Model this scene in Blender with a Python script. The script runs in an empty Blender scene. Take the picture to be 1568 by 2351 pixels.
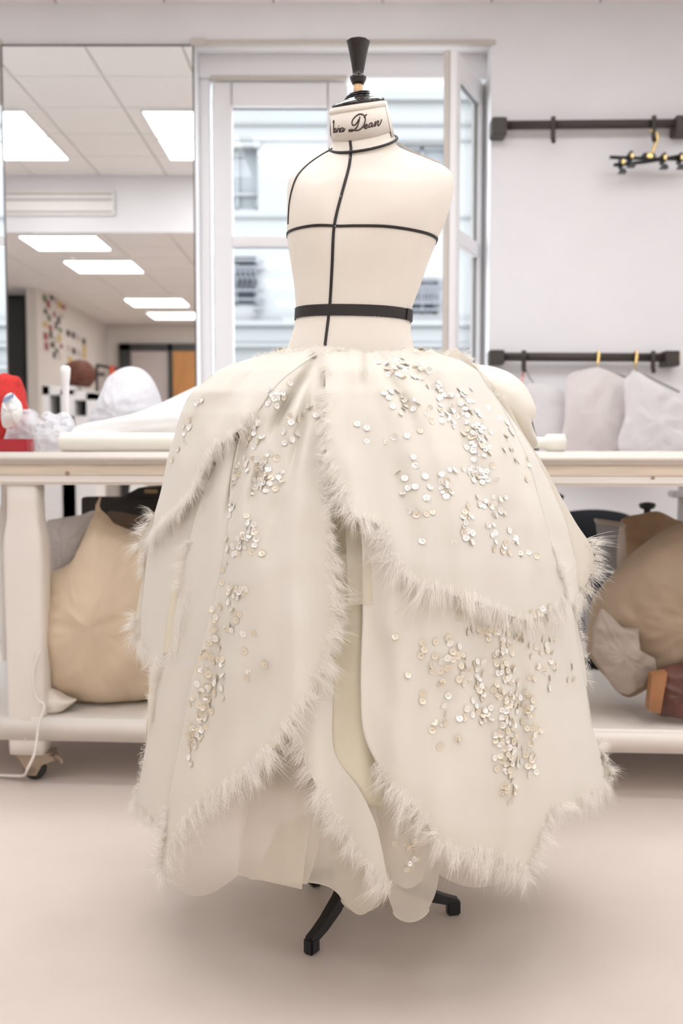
import bpy, bmesh, math, random
import numpy as np
from mathutils import Vector, Matrix, noise
from mathutils.bvhtree import BVHTree

# ------------------------------------------------------------------ camera, sky, exposure
sc = bpy.context.scene
COL = sc.collection
W, H = 1568, 2351
FPX = 35.0 / 36.0 * H            # focal length in pixels (35 mm on a 36 mm tall sensor)
PITCH = math.radians(3.642)
CAM_Z = 1.0
DF = 2.06                        # distance of the dress form's axis
cam_data = bpy.data.cameras.new('camera')
cam = bpy.data.objects.new('camera', cam_data)
COL.objects.link(cam)
cam.location = (0, 0, CAM_Z)
cam.rotation_euler = (math.pi / 2 - PITCH, 0, 0)
cam_data.sensor_fit = 'VERTICAL'
cam_data.sensor_height = 36.0
cam_data.lens = 35.0
cam_data.clip_start = 0.05
cam_data.clip_end = 200
cam_data.dof.use_dof = True
cam_data.dof.focus_distance = 1.85
cam_data.dof.aperture_fstop = 3.4
sc.camera = cam

world = bpy.data.worlds.new('sky')
sc.world = world
world.use_nodes = True
bg = world.node_tree.nodes['Background']
bg.inputs['Color'].default_value = (0.87, 0.935, 1.0, 1)
bg.inputs['Strength'].default_value = 7.0
vs = sc.view_settings
vs.view_transform = 'Standard'
vs.look = 'None'
vs.gamma = 1.0
vs.exposure = 0.09
try:
    vs.use_curve_mapping = False
except Exception:
    pass
PANEL_STRENGTH = 6.6             # what each ceiling light panel gives off
PANEL_COLOR = (0.99, 1.0, 1.03)

CP, SP = math.cos(PITCH), math.sin(PITCH)

def P(x, y, Y):
    """world point on the sight line of photo pixel (x, y) that lies at depth Y"""
    a = (x - W / 2) / FPX
    b = (H / 2 - y) / FPX
    dy = CP + SP * b
    dz = -SP + CP * b
    k = Y / dy
    return Vector((a * k, Y, CAM_Z + dz * k))

def PV(x, y, Y):
    """the same for numpy arrays -> (n,3)"""
    a = (x - W / 2) / FPX
    b = (H / 2 - y) / FPX
    dy = CP + SP * b
    dz = -SP + CP * b
    k = Y / dy
    return np.stack([a * k, Y + 0 * a, CAM_Z + dz * k], -1)

def ray(x, y):
    v = P(x, y, 1.0) - Vector((0, 0, CAM_Z))
    return v.normalized()

def depth_at(y, z):
    """depth at which the sight line of row y reaches height z"""
    b = (H / 2 - y) / FPX
    return (z - CAM_Z) * (CP + SP * b) / (-SP + CP * b)

# ------------------------------------------------------------------ materials
MATS = {}
def mat(name, color, rough=0.6, metal=0.0, var=0.0, scale=8.0, bump=0.0, bscale=200.0, sheen=0.0,
        transl=0.0, alpha=1.0, coat=0.0, emit=None, estr=0.0, stretch=None, spec=0.5, color2=None, trans=0.0, tint=0.9):
    m = bpy.data.materials.new(name)
    m.use_nodes = True
    nt = m.node_tree
    N, L = nt.nodes, nt.links
    bs = N['Principled BSDF']
    out = N['Material Output']
    bs.inputs['Base Color'].default_value = (*color, 1)
    bs.inputs['Roughness'].default_value = rough
    bs.inputs['Metallic'].default_value = metal
    bs.inputs['Specular IOR Level'].default_value = spec
    bs.inputs['Alpha'].default_value = alpha
    if coat: bs.inputs['Coat Weight'].default_value = coat
    if trans: bs.inputs['Transmission Weight'].default_value = trans
    if sheen:
        bs.inputs['Sheen Weight'].default_value = sheen
        bs.inputs['Sheen Roughness'].default_value = 0.5
    if emit:
        bs.inputs['Emission Color'].default_value = (*emit, 1)
        bs.inputs['Emission Strength'].default_value = estr
    tc = N.new('ShaderNodeTexCoord')
    src = tc.outputs['Object']
    if stretch:
        mp = N.new('ShaderNodeMapping')
        mp.inputs['Scale'].default_value = stretch
        L.new(src, mp.inputs['Vector'])
        src = mp.outputs['Vector']
    if var or color2:
        nz = N.new('ShaderNodeTexNoise')
        nz.inputs['Scale'].default_value = scale
        nz.inputs['Detail'].default_value = 5
        L.new(src, nz.inputs['Vector'])
        rp = N.new('ShaderNodeValToRGB')
        c2 = color2 or tuple(max(0, c * (1 - var)) for c in color)
        rp.color_ramp.elements[0].color = (*c2, 1)
        rp.color_ramp.elements[0].position = 0.32
        rp.color_ramp.elements[1].color = (*color, 1)
        rp.color_ramp.elements[1].position = 0.62
        L.new(nz.outputs['Fac'], rp.inputs['Fac'])
        L.new(rp.outputs['Color'], bs.inputs['Base Color'])
    if bump:
        nb = N.new('ShaderNodeTexNoise')
        nb.inputs['Scale'].default_value = bscale
        nb.inputs['Detail'].default_value = 3
        L.new(src, nb.inputs['Vector'])
        bp = N.new('ShaderNodeBump')
        bp.inputs['Strength'].default_value = bump
        bp.inputs['Distance'].default_value = 0.002
        L.new(nb.outputs['Fac'], bp.inputs['Height'])
        L.new(bp.outputs['Normal'], bs.inputs['Normal'])
    if transl:
        tr = N.new('ShaderNodeBsdfTranslucent')
        tr.inputs['Color'].default_value = (*[c ** tint for c in color], 1)
        mx = N.new('ShaderNodeMixShader')
        mx.inputs['Fac'].default_value = transl
        L.new(bs.outputs['BSDF'], mx.inputs[1])
        L.new(tr.outputs['BSDF'], mx.inputs[2])
        L.new(mx.outputs['Shader'], out.inputs['Surface'])
    MATS[name] = m
    return m

def weave(m, freq, strength):
    """woven threads: two crossed wave bumps, procedural"""
    nt = m.node_tree
    N, L = nt.nodes, nt.links
    bs = N['Principled BSDF']
    tc = N.new('ShaderNodeTexCoord')
    w1 = N.new('ShaderNodeTexWave'); w1.bands_direction = 'X'
    w2 = N.new('ShaderNodeTexWave'); w2.bands_direction = 'Z'
    mx = N.new('ShaderNodeMath'); mx.operation = 'ADD'
    for w in (w1, w2):
        w.inputs['Scale'].default_value = freq
        w.inputs['Distortion'].default_value = 2.0
        w.inputs['Detail'].default_value = 2.0
        L.new(tc.outputs['Object'], w.inputs['Vector'])
    L.new(w1.outputs['Fac'], mx.inputs[0]); L.new(w2.outputs['Fac'], mx.inputs[1])
    bp = N.new('ShaderNodeBump')
    bp.inputs['Strength'].default_value = strength
    bp.inputs['Distance'].default_value = 0.001
    L.new(mx.outputs[0], bp.inputs['Height'])
    L.new(bp.outputs['Normal'], bs.inputs['Normal'])

def sheer(name, color, opacity, net=0.0):
    """see-through netting: threads of cloth with open gaps between them"""
    m = bpy.data.materials.new(name)
    m.use_nodes = True
    nt = m.node_tree
    N, L = nt.nodes, nt.links
    out = N['Material Output']
    bs = N['Principled BSDF']
    bs.inputs['Base Color'].default_value = (*color, 1)
    bs.inputs['Roughness'].default_value = 0.55
    tl = N.new('ShaderNodeBsdfTranslucent'); tl.inputs['Color'].default_value = (*color, 1)
    m0 = N.new('ShaderNodeMixShader'); m0.inputs['Fac'].default_value = 0.4
    L.new(bs.outputs['BSDF'], m0.inputs[1]); L.new(tl.outputs['BSDF'], m0.inputs[2])
    tp = N.new('ShaderNodeBsdfTransparent')
    m1 = N.new('ShaderNodeMixShader')
    L.new(tp.outputs['BSDF'], m1.inputs[1]); L.new(m0.outputs['Shader'], m1.inputs[2])
    if net:
        tc = N.new('ShaderNodeTexCoord')
        mp = N.new('ShaderNodeMapping'); mp.inputs['Rotation'].default_value = (0, math.radians(35), 0)
        L.new(tc.outputs['Object'], mp.inputs['Vector'])
        fac = []
        for d in ('X', 'Z'):
            w = N.new('ShaderNodeTexWave'); w.bands_direction = d
            w.inputs['Scale'].default_value = net
            L.new(mp.outputs['Vector'], w.inputs['Vector'])
            fac.append(w)
        a = N.new('ShaderNodeMath'); a.operation = 'MULTIPLY'
        L.new(fac[0].outputs['Fac'], a.inputs[0]); L.new(fac[1].outputs['Fac'], a.inputs[1])
        r = N.new('ShaderNodeMapRange')
        r.inputs['To Min'].default_value = min(1, opacity + 0.2)
        r.inputs['To Max'].default_value = max(0, opacity - 0.25)
        L.new(a.outputs[0], r.inputs['Value'])
        L.new(r.outputs['Result'], m1.inputs['Fac'])
    else:
        m1.inputs['Fac'].default_value = opacity
    L.new(m1.outputs['Shader'], out.inputs['Surface'])
    MATS[name] = m
    return m

mat('wall_paint', (0.87, 0.853, 0.862), 0.7, var=0.03, scale=2.5, bump=0.05, bscale=60)
mat('back_wall_paint', (0.72, 0.66, 0.60), 0.7, var=0.03, scale=2.5)
mat('ceiling_tile', (0.92, 0.885, 0.85), 0.85, var=0.03, scale=30, bump=0.15, bscale=150)
mat('ceiling_grid', (0.66, 0.61, 0.56), 0.7)
mat('floor_vinyl', (0.70, 0.61, 0.545), 0.5, var=0.07, scale=3.0, bump=0.06, bscale=120, color2=(0.665, 0.572, 0.51), spec=0.35)
mat('baseboard_grey', (0.16, 0.16, 0.18), 0.6)
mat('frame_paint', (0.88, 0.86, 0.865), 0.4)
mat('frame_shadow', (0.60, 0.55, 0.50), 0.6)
mat('rubber_gasket', (0.22, 0.22, 0.23), 0.6)
mat('mirror_silver', (0.93, 0.925, 0.92), 0.012, metal=1.0)
mat('mirror_edge', (0.13, 0.11, 0.10), 0.35, metal=0.6)
mat('light_diffuser', (0.9, 0.9, 0.9), 0.5, emit=PANEL_COLOR, estr=PANEL_STRENGTH)
mat('facade_stone', (0.18, 0.179, 0.176), 0.85, var=0.05, scale=1.2, bump=0.1, bscale=20)
mat('facade_trim', (0.165, 0.165, 0.164), 0.85)
mat('facade_glass', (0.02, 0.024, 0.032), 0.3, var=0.5, scale=3.0, color2=(0.036, 0.042, 0.052), spec=0.15)
mat('facade_iron', (0.10, 0.10, 0.11), 0.6)
mat('facade_shutter', (0.15, 0.156, 0.16), 0.7)
mat('asphalt', (0.45, 0.44, 0.43), 0.9)
mat('table_paint', (0.88, 0.82, 0.76), 0.4, var=0.02, scale=4)
mat('table_laminate', (0.83, 0.765, 0.69), 0.35)
mat('apron_wood', (0.80, 0.68, 0.55), 0.45, var=0.12, scale=3, stretch=(1.5, 12, 30))
mat('caster_metal', (0.42, 0.33, 0.25), 0.45, metal=0.5)
mat('caster_rubber', (0.035, 0.035, 0.04), 0.55)
mat('rail_iron', (0.055, 0.043, 0.038), 0.45, metal=0.2)
mat('brass', (0.80, 0.58, 0.24), 0.3, metal=0.9)
mat('black_gloss', (0.012, 0.010, 0.010), 0.13, coat=0.6)
mat('black_lathe', (0.022, 0.017, 0.014), 0.28, coat=0.3, var=0.5, scale=12, stretch=(40, 40, 1))
mat('black_satin', (0.012, 0.012, 0.014), 0.38)
mat('pale_wood', (0.80, 0.52, 0.28), 0.5, var=0.2, scale=10, stretch=(30, 30, 2))
m = mat('linen', (0.875, 0.81, 0.72), 0.85, var=0.02, scale=14, sheen=0.15); weave(m, 260, 0.22)
m = mat('label_cloth', (0.90, 0.84, 0.755), 0.85, var=0.02, scale=30); weave(m, 420, 0.25)
mat('seam_thread', (0.62, 0.47, 0.33), 0.8)
mat('embroidery', (0.045, 0.018, 0.012), 0.55)
mat('tape_black', (0.018, 0.014, 0.013), 0.55, bump=0.3, bscale=900)
m = mat('cream_gauze', (0.94, 0.898, 0.812), 0.75, sheen=0.15, transl=0.22, tint=1.9, var=0.03, scale=5); weave(m, 330, 0.12)
m = mat('cream_lining', (0.96, 0.885, 0.70), 0.8, transl=0.15, tint=1.3, var=0.04, scale=7); weave(m, 500, 0.3)
mat('feather_white', (0.99, 0.955, 0.90), 0.9, transl=0.42, spec=0.1, tint=0.7)
mat('sequin_pearl', (0.97, 0.945, 0.89), 0.12, metal=0.25, coat=0.5)
mat('sequin_beige', (0.83, 0.745, 0.60), 0.28, metal=0.2, coat=0.3)
sheer('tulle_net', (0.93, 0.86, 0.74), 0.55, net=160)
sheer('tulle_veil', (0.95, 0.90, 0.81), 0.50)
sheer('tulle_dense', (0.95, 0.90, 0.80), 0.74)
sheer('organza_white', (0.90, 0.91, 0.94), 0.62)
sheer('clear_plastic', (0.80, 0.79, 0.78), 0.2)
mat('white_cotton', (0.90, 0.89, 0.87), 0.8, transl=0.1, bump=0.1, bscale=300)
mat('white_net', (0.85, 0.845, 0.87), 0.85, transl=0.35, bump=0.4, bscale=70)
mat('cream_satin', (0.93, 0.90, 0.82), 0.5, sheen=0.2, transl=0.15)
mat('cardboard_core', (0.86, 0.78, 0.73), 0.8)
mat('red_knit', (0.62, 0.035, 0.03), 0.9, bump=1.0, bscale=140, var=0.25, scale=30)
mat('red_card', (0.42, 0.02, 0.03), 0.6)
mat('blue_card', (0.33, 0.42, 0.62), 0.6)
mat('sack_beige', (0.78, 0.63, 0.46), 0.85, var=0.10, scale=4, bump=0.4, bscale=35)
mat('sack_taupe', (0.45, 0.335, 0.235), 0.8, var=0.18, scale=5, bump=0.3, bscale=30)
mat('kraft_paper', (0.42, 0.28, 0.17), 0.7, var=0.18, scale=7, bump=0.3, bscale=25)
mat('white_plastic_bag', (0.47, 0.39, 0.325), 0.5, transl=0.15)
mat('dark_box', (0.045, 0.04, 0.036), 0.7)
mat('brown_blanket', (0.20, 0.145, 0.11), 0.9)
mat('tan_leather', (0.40, 0.18, 0.075), 0.55, var=0.3, scale=6)
mat('dark_red_leather', (0.16, 0.06, 0.045), 0.5, var=0.5, scale=14)
mat('chair_black', (0.011, 0.012, 0.016), 0.7, spec=0.2)
mat('grey_metal', (0.42, 0.40, 0.39), 0.4, metal=0.7)
mat('white_plastic', (0.86, 0.84, 0.83), 0.4)
mat('dark_frame', (0.035, 0.037, 0.035), 0.5)
mat('frosted_pane', (0.50, 0.44, 0.41), 0.5)
mat('door_wood', (0.56, 0.255, 0.075), 0.5, var=0.2, scale=4, stretch=(10, 10, 1))
mat('auburn', (0.15, 0.045, 0.022), 0.7, var=0.5, scale=25)
mat('pink_garment', (0.90, 0.845, 0.83), 0.8, transl=0.3, var=0.03, scale=6)
mat('white_garment', (0.90, 0.87, 0.875), 0.8, transl=0.3)
mat('pink_ribbon', (0.78, 0.42, 0.38), 0.7)
mat('white_cable', (0.86, 0.80, 0.74), 0.5)
mat('orange_red', (0.8, 0.12, 0.06), 0.6)
mat('card_green', (0.16, 0.20, 0.12), 0.7)
mat('card_red', (0.34, 0.10, 0.10), 0.7)
mat('card_yellow', (0.62, 0.42, 0.12), 0.7)
mat('card_dark', (0.09, 0.075, 0.07), 0.7)
mat('card_pale', (0.55, 0.48, 0.42), 0.7)
# clear glass that lets light straight through
m = bpy.data.materials.new('window_glass'); m.use_nodes = True
_N, _L = m.node_tree.nodes, m.node_tree.links
_tp = _N.new('ShaderNodeBsdfTransparent'); _tp.inputs['Color'].default_value = (0.975, 0.985, 0.985, 1)
_gl = _N.new('ShaderNodeBsdfGlossy'); _gl.inputs['Roughness'].default_value = 0.02
_fr = _N.new('ShaderNodeFresnel'); _fr.inputs['IOR'].default_value = 1.45
_mx = _N.new('ShaderNodeMixShader')
_gm = _N.new('ShaderNodeNewGeometry'); _iv = _N.new('ShaderNodeMath'); _iv.operation = 'SUBTRACT'; _iv.inputs[0].default_value = 1.0
_ml = _N.new('ShaderNodeMath'); _ml.operation = 'MULTIPLY'
_L.new(_gm.outputs['Backfacing'], _iv.inputs[1]); _L.new(_iv.outputs[0], _ml.inputs[0]); _L.new(_fr.outputs['Fac'], _ml.inputs[1])
_L.new(_ml.outputs[0], _mx.inputs['Fac']); _L.new(_tp.outputs['BSDF'], _mx.inputs[1]); _L.new(_gl.outputs['BSDF'], _mx.inputs[2])
_L.new(_mx.outputs['Shader'], _N['Material Output'].inputs['Surface'])
MATS['window_glass'] = m

# ------------------------------------------------------------------ mesh helpers
class MB:
    def __init__(self):
        self.v, self.f = [], []
    def add(self, vs_, fs_):
        o = len(self.v)
        self.v += [tuple(p) for p in vs_]
        self.f += [tuple(i + o for i in f) for f in fs_]
        return self
    def box(self, x0, x1, y0, y1, z0, z1, M=None):
        c = [Vector((x, y, z)) for x in (x0, x1) for y in (y0, y1) for z in (z0, z1)]
        if M is not None: c = [M @ p for p in c]
        return self.add(c, [(0, 1, 3, 2), (4, 6, 7, 5), (0, 4, 5, 1), (2, 3, 7, 6), (0, 2, 6, 4), (1, 5, 7, 3)])
    def bbox(self, x0, x1, y0, y1, z0, z1, b=0.004, M=None):
        """box with bevelled edges"""
        bm = bmesh.new()
        bmesh.ops.create_cube(bm, size=1.0)
        for v in bm.verts:
            v.co = Vector(((x0 + x1) / 2 + v.co.x * (x1 - x0), (y0 + y1) / 2 + v.co.y * (y1 - y0), (z0 + z1) / 2 + v.co.z * (z1 - z0)))
        bmesh.ops.bevel(bm, geom=list(bm.edges), offset=b, segments=2, affect='EDGES')
        bm.verts.index_update()
        vs_ = [M @ v.co if M is not None else v.co.copy() for v in bm.verts]
        fs_ = [[v.index for v in f.verts] for f in bm.faces]
        bm.free()
        return self.add(vs_, fs_)
    def tube(self, pts, r, n=8, closed=False, cap=True):
        pts = [Vector(p) for p in pts]
        rs = r if hasattr(r, '__len__') else [r] * len(pts)
        rings = []
        prev = None
        for i, p in enumerate(pts):
            if closed:
                t = pts[(i + 1) % len(pts)] - pts[i - 1]
            else:
                t = pts[min(i + 1, len(pts) - 1)] - pts[max(i - 1, 0)]
            t = t.normalized() if t.length > 1e-9 else Vector((0, 0, 1))
            if prev is None:
                a = Vector((0, 0, 1)) if abs(t.z) < 0.9 else Vector((1, 0, 0))
                u = t.cross(a).normalized()
            else:
                u = (prev - t * prev.dot(t)).normalized()
            prev = u
            w = t.cross(u)
            rings.append([p + (u * math.cos(2 * math.pi * k / n) + w * math.sin(2 * math.pi * k / n)) * rs[i] for k in range(n)])
        o = 0
        vs_ = [q for ring in rings for q in ring]
        fs_ = []
        m_ = len(rings)
        for i in range(m_ if closed else m_ - 1):
            j = (i + 1) % m_
            for k in range(n):
                l = (k + 1) % n
                fs_.append((i * n + k, i * n + l, j * n + l, j * n + k))
        if cap and not closed:
            fs_.append(tuple(range(n))[::-1]); fs_.append(tuple((m_ - 1) * n + k for k in range(n)))
        return self.add(vs_, fs_)
    def lathe(self, prof, M=None, n=32):
        """prof: (radius, height) pairs bottom to top"""
        vs_, fs_ = [], []
        for r, z in prof:
            for k in range(n):
                a = 2 * math.pi * k / n
                p = Vector((r * math.cos(a), r * math.sin(a), z))
                vs_.append(M @ p if M is not None else p)
        for i in range(len(prof) - 1):
            for k in range(n):
                l = (k + 1) % n
                fs_.append((i * n + k, i * n + l, (i + 1) * n + l, (i + 1) * n + k))
        fs_.append(tuple(range(n))[::-1]); fs_.append(tuple((len(prof) - 1) * n + k for k in range(n)))
        return self.add(vs_, fs_)
    def grid(self, rows):
        n = len(rows[0])
        vs_ = [p for r in rows for p in r]
        fs_ = []
        for j in range(len(rows) - 1):
            for i in range(n - 1):
                fs_.append((j * n + i, j * n + i + 1, (j + 1) * n + i + 1, (j + 1) * n + i))
        return self.add(vs_, fs_)
    def build(self, name, material, parent=None, smooth=False, fix=True):
        me = bpy.data.meshes.new(name)
        me.from_pydata([tuple(v) for v in self.v], [], self.f)
        if fix and len(self.f) < 40000:
            bm = bmesh.new(); bm.from_mesh(me)
            bmesh.ops.recalc_face_normals(bm, faces=bm.faces)
            bm.to_mesh(me); bm.free()
        me.materials.append(MATS[material])
        if smooth:
            me.polygons.foreach_set('use_smooth', [True] * len(me.polygons))
        me.update()
        ob = bpy.data.objects.new(name, me)
        COL.objects.link(ob)
        if parent is not None: attach(ob, parent)
        return ob

def world_loc(o):
    v = Vector((0, 0, 0))
    while o is not None:
        v = v + o.location
        o = o.parent
    return v

def attach(ob, parent):
    """make ob a child, keeping world coordinates (parents are only ever translated)"""
    ob.parent = parent
    ob.location = ob.location - world_loc(parent)

def tag(o, label=None, cat=None, group=None, kind=None):
    if label: o['label'] = label
    if cat: o['category'] = cat
    if group: o['group'] = group
    if kind: o['kind'] = kind
    return o

def thing(name, loc, label, cat, group=None):
    o = bpy.data.objects.new(name, None)
    COL.objects.link(o)
    o.location = loc
    o.empty_display_size = 0.05
    return tag(o, label, cat, group)

def struct(ob, label=None):
    ob['kind'] = 'structure'
    if label: ob['label'] = label
    return ob

def copy_piece(src, loc, parent):
    c = src.copy()
    COL.objects.link(c)
    c.parent = None
    c.location = loc
    attach(c, parent)
    return c

def catmull(pts, n):
    """n points along a smooth curve through pts, evenly spaced"""
    p = np.array(pts, float)
    if len(p) == 2:
        t = np.linspace(0, 1, n)[:, None]
        return p[0] * (1 - t) + p[1] * t
    q = np.vstack([2 * p[0] - p[1], p, 2 * p[-1] - p[-2]])
    out = []
    for i in range(1, len(q) - 2):
        for t in np.linspace(0, 1, 24, endpoint=False):
            a, b, c, d = q[i - 1], q[i], q[i + 1], q[i + 2]
            out.append(0.5 * (2 * b + (c - a) * t + (2 * a - 5 * b + 4 * c - d) * t * t + (3 * b - a - 3 * c + d) * t ** 3))
    out.append(q[-2])
    out = np.array(out)
    s = np.concatenate([[0], np.cumsum(np.linalg.norm(np.diff(out, axis=0), axis=1))])
    ss = np.linspace(0, s[-1], n)
    return np.stack([np.interp(ss, s, out[:, k]) for k in range(p.shape[1])], 1)

def pillow(name, outline, Y, T, material, parent=None, crumple=0.0, freq=6.0, rings=14, n=90, seed=0, front=1.0,
           sharp=False, floor=None, folds=None, power=1.0, yslope=0.0):
    """closed soft body whose outline (photo pixels, at depth Y) is inflated by T to the front and back"""
    pts = outline + [outline[0]]
    if sharp:
        p = np.array(pts, float)
        s = np.concatenate([[0], np.cumsum(np.linalg.norm(np.diff(p, axis=0), axis=1))])
        ss = np.linspace(0, s[-1], n + 1)
        c = np.stack([np.interp(ss, s, p[:, k]) for k in range(2)], 1)[:-1]
    else:
        q = np.array([outline[-1]] + outline + [outline[0], outline[1]], float)
        c = []
        for i in range(1, len(q) - 2):
            for t in np.linspace(0, 1, 12, endpoint=False):
                a, b, cc, d = q[i - 1], q[i], q[i + 1], q[i + 2]
                c.append(0.5 * (2 * b + (cc - a) * t + (2 * a - 5 * b + 4 * cc - d) * t * t + (3 * b - a - 3 * cc + d) * t ** 3))
        c = np.array(c + [c[0]])
        s = np.concatenate([[0], np.cumsum(np.linalg.norm(np.diff(c, axis=0), axis=1))])
        ss = np.linspace(0, s[-1], n + 1)
        c = np.stack([np.interp(ss, s, c[:, k]) for k in range(2)], 1)[:-1]
    cen = c.mean(0)
    kk_ = np.ones(n // 4 * 2 + 1); kk_ /= kk_.sum(); hw_ = len(kk_) // 2
    cs_ = np.stack([np.convolve(np.concatenate([c[-hw_:, k], c[:, k], c[:hw_, k]]), kk_, 'valid') for k in range(2)], 1)
    cs_ = cen + (cs_ - cen) * (np.linalg.norm(c - cen, axis=1).mean() / max(1e-6, np.linalg.norm(cs_ - cen, axis=1).mean()))
    vs_, fs_ = [], []
    ang = np.linspace(-math.pi / 2, math.pi / 2, 2 * rings + 1)
    for k, a in enumerate(ang[1:-1]):
        sc_ = math.cos(a) ** power
        wq_ = sc_ ** 3
        for x, y in c * wq_ + cs_ * (1 - wq_):
            px, py = cen[0] + (x - cen[0]) * sc_, cen[1] + (y - cen[1]) * sc_
            d = T * math.sin(a) * (front if a < 0 else 1.0)
            p = P(px, py, Y)
            p.y += d + yslope * (px - cen[0]) * 0.001
            if crumple and abs(a) < 1.5:
                q = Vector((p.x * freq + seed * 7.1, (3.3 if a < 0 else 8.8), p.z * freq))
                e = noise.noise(q) + 0.55 * noise.noise(q * 2.3) + 0.3 * (1 - 2 * abs(noise.noise(q * 3.7)))
                w = min(1.0, abs(math.sin(a)) * 2.2)
                p.y += -e * crumple * w * (1 if a < 0 else -1)
                if folds:
                    p.y += folds(px, py) * w * (-1 if a < 0 else 1)
            if floor is not None: p.z = max(p.z, floor)
            vs_.append(p)
    nr = len(ang) - 2
    for k in range(nr - 1):
        for i in range(n):
            j = (i + 1) % n
            fs_.append((k * n + i, k * n + j, (k + 1) * n + j, (k + 1) * n + i))
    pa = sum((vs_[i] for i in range(n)), Vector((0, 0, 0))) / n
    pb = sum((vs_[(nr - 1) * n + i] for i in range(n)), Vector((0, 0, 0))) / n
    vs_ += [pa, pb]
    for i in range(n):
        j = (i + 1) % n
        fs_.append((nr * n, j, i)); fs_.append((nr * n + 1, (nr - 1) * n + i, (nr - 1) * n + j))
    return MB().add(vs_, fs_).build(name, material, parent, smooth=True)

# ------------------------------------------------------------------ room shell
YW = 5.15                         # inner face of the window wall
YO = 5.45                         # outer face
YF = 5.38                         # plane of the window sashes
ZC = P(700, 8, YW).z              # high ceiling
YM = YW - 0.02                    # mirror plane
DB = (ZC - CAM_Z) * (CP + SP * ((H / 2 - 405) / FPX)) / (-SP + CP * ((H / 2 - 405) / FPX))
YB = 2 * YM - DB                  # face of the lowered ceiling part, behind and above the dress
ZL = P(300, 535, DB).z            # height of the lowered ceiling
def Rf(x, y, d):
    """world point whose mirror image is seen at photo pixel (x, y), d away"""
    p = P(x, y, d)
    p.y = 2 * YM - p.y
    return p
XL, XR = -4.7, 3.2
YBACK = Rf(300, 745, depth_at(745, ZL)).y
XPART = Rf(165, 700, depth_at(700, ZL) ).x
XPART = -3.36
YPART = 2 * YM - depth_at(660, ZL)

W1L, W1R = P(449, 600, YW).x, P(1124, 600, YW).x
WT = P(700, 92, YW).z
WS = 0.55
W2R = P(15, 600, YW).x
W2L = W2R - 1.5

fl = struct(MB().box(XL, XR, YBACK - .15, YO, -0.12, 0.0).build('floor', 'floor_vinyl'))
wf = MB()
wf.box(XL - .15, W2L, YW, YO, 0, ZC + .3)
wf.box(W2R, W1L, YW, YO, 0, ZC + .3)
wf.box(W1R, XR + .15, YW, YO, 0, ZC + .3)
for a, b in ((W2L, W2R), (W1L, W1R)):
    wf.box(a, b, YW, YO, 0, WS)
    wf.box(a, b, YW, YO, WT, ZC + .3)
struct(wf.build('wall_front', 'wall_paint'))
struct(MB().box(XL - .15, XL, YBACK - .15, YW, 0, ZC + .3).build('wall_left', 'wall_paint'))
struct(MB().box(XR, XR + .15, YBACK - .15, YW, 0, ZC + .3).build('wall_right', 'wall_paint'))
struct(MB().box(XL, XR, YBACK - .15, YBACK, 0, ZC + .3).build('wall_back', 'back_wall_paint'))
struct(MB().box(XPART - .12, XPART, YBACK, YPART, 0, ZL).build('wall_partition', 'back_wall_paint'))
# ceiling: slab, beam face, suspended tiles
ceil = struct(MB().box(XL - .15, XR + .15, YBACK - .15, YO, ZC + .02, ZC + .12).build('ceiling', 'ceiling_grid'))
low = MB().box(XL, XR, YBACK, YB, ZL + .02, ZC + .02)
low.build('lowered_ceiling', 'ceiling_grid', ceil)
MB().box(XL, XR, YB, YB + .02, ZL, ZC + .02).build('beam_face', 'wall_paint', ceil)
TP = 0.545
tile_src = None
light_cells = []
def put_tile(x, y, z):
    global tile_src
    if tile_src is None:
        tile_src = MB().bbox(-TP / 2 + .004, TP / 2 - .004, -TP / 2 + .004, TP / 2 - .004, 0, .02, .003).build('ceiling_tile', 'ceiling_tile')
        tile_src.location = (x, y, z)
        attach(tile_src, ceil)
    else:
        copy_piece(tile_src, (x, y, z), ceil)
panel_src = None
def light_panel(x, y, z, w, d, label, group):
    z = z - .013          # panels are mounted just under the tiles
    t = thing('ceiling_light', (x, y, z), label, 'ceiling light', group)
    MB().box(x - w / 2 + .012, x + w / 2 - .012, y - d / 2 + .012, y + d / 2 - .012, z - .004, z + .012).build('diffuser', 'light_diffuser', t)
    f = MB()
    for a, b, c, e in ((-w / 2, w / 2, -d / 2, -d / 2 + .012), (-w / 2, w / 2, d / 2 - .012, d / 2),
                       (-w / 2, -w / 2 + .012, -d / 2 + .012, d / 2 - .012), (w / 2 - .012, w / 2, -d / 2 + .012, d / 2 - .012)):
        f.box(x + a, x + b, y + c, y + e, z - .008, z + .012)
    f.build('frame', 'frame_paint', t)
    light_cells.append((x, y, w, d))
    return t
# high-ceiling panels seen in the mirror (two pairs), and unseen ones added over the table
y1 = 2 * YM - depth_at(280, ZC); y2 = 2 * YM - depth_at(337, ZC)
xa = Rf(57, 250, depth_at(250, ZC)).x; xb = Rf(327, 255, depth_at(255, ZC)).x
OFFG = 'added ceiling light panels outside the picture'
light_panel(xa - .3, y1, ZC, .6, TP, 'farther panel of the left pair of bright ceiling lights in the mirror', None)
light_panel(xa - .3, y2, ZC, .6, TP, 'nearer panel of the left pair of bright ceiling lights in the mirror', None)
light_panel(xb + .3, y1, ZC, .6, TP, 'farther panel of the right pair of ceiling lights at the mirror edge', None)
light_panel(xb + .3, y2, ZC, .6, TP, 'nearer panel of the right pair of ceiling lights at the mirror edge', None)
for x in (-0.35, 0.55, 1.45, 2.35):  # no such panels seen; added to brighten the window wall
    for yy in (y1, y2):
        light_panel(x, yy, ZC, .6, TP, 'added unseen ceiling panel over the table, brightening the wall', 'added ceiling lights over the table')
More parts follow.
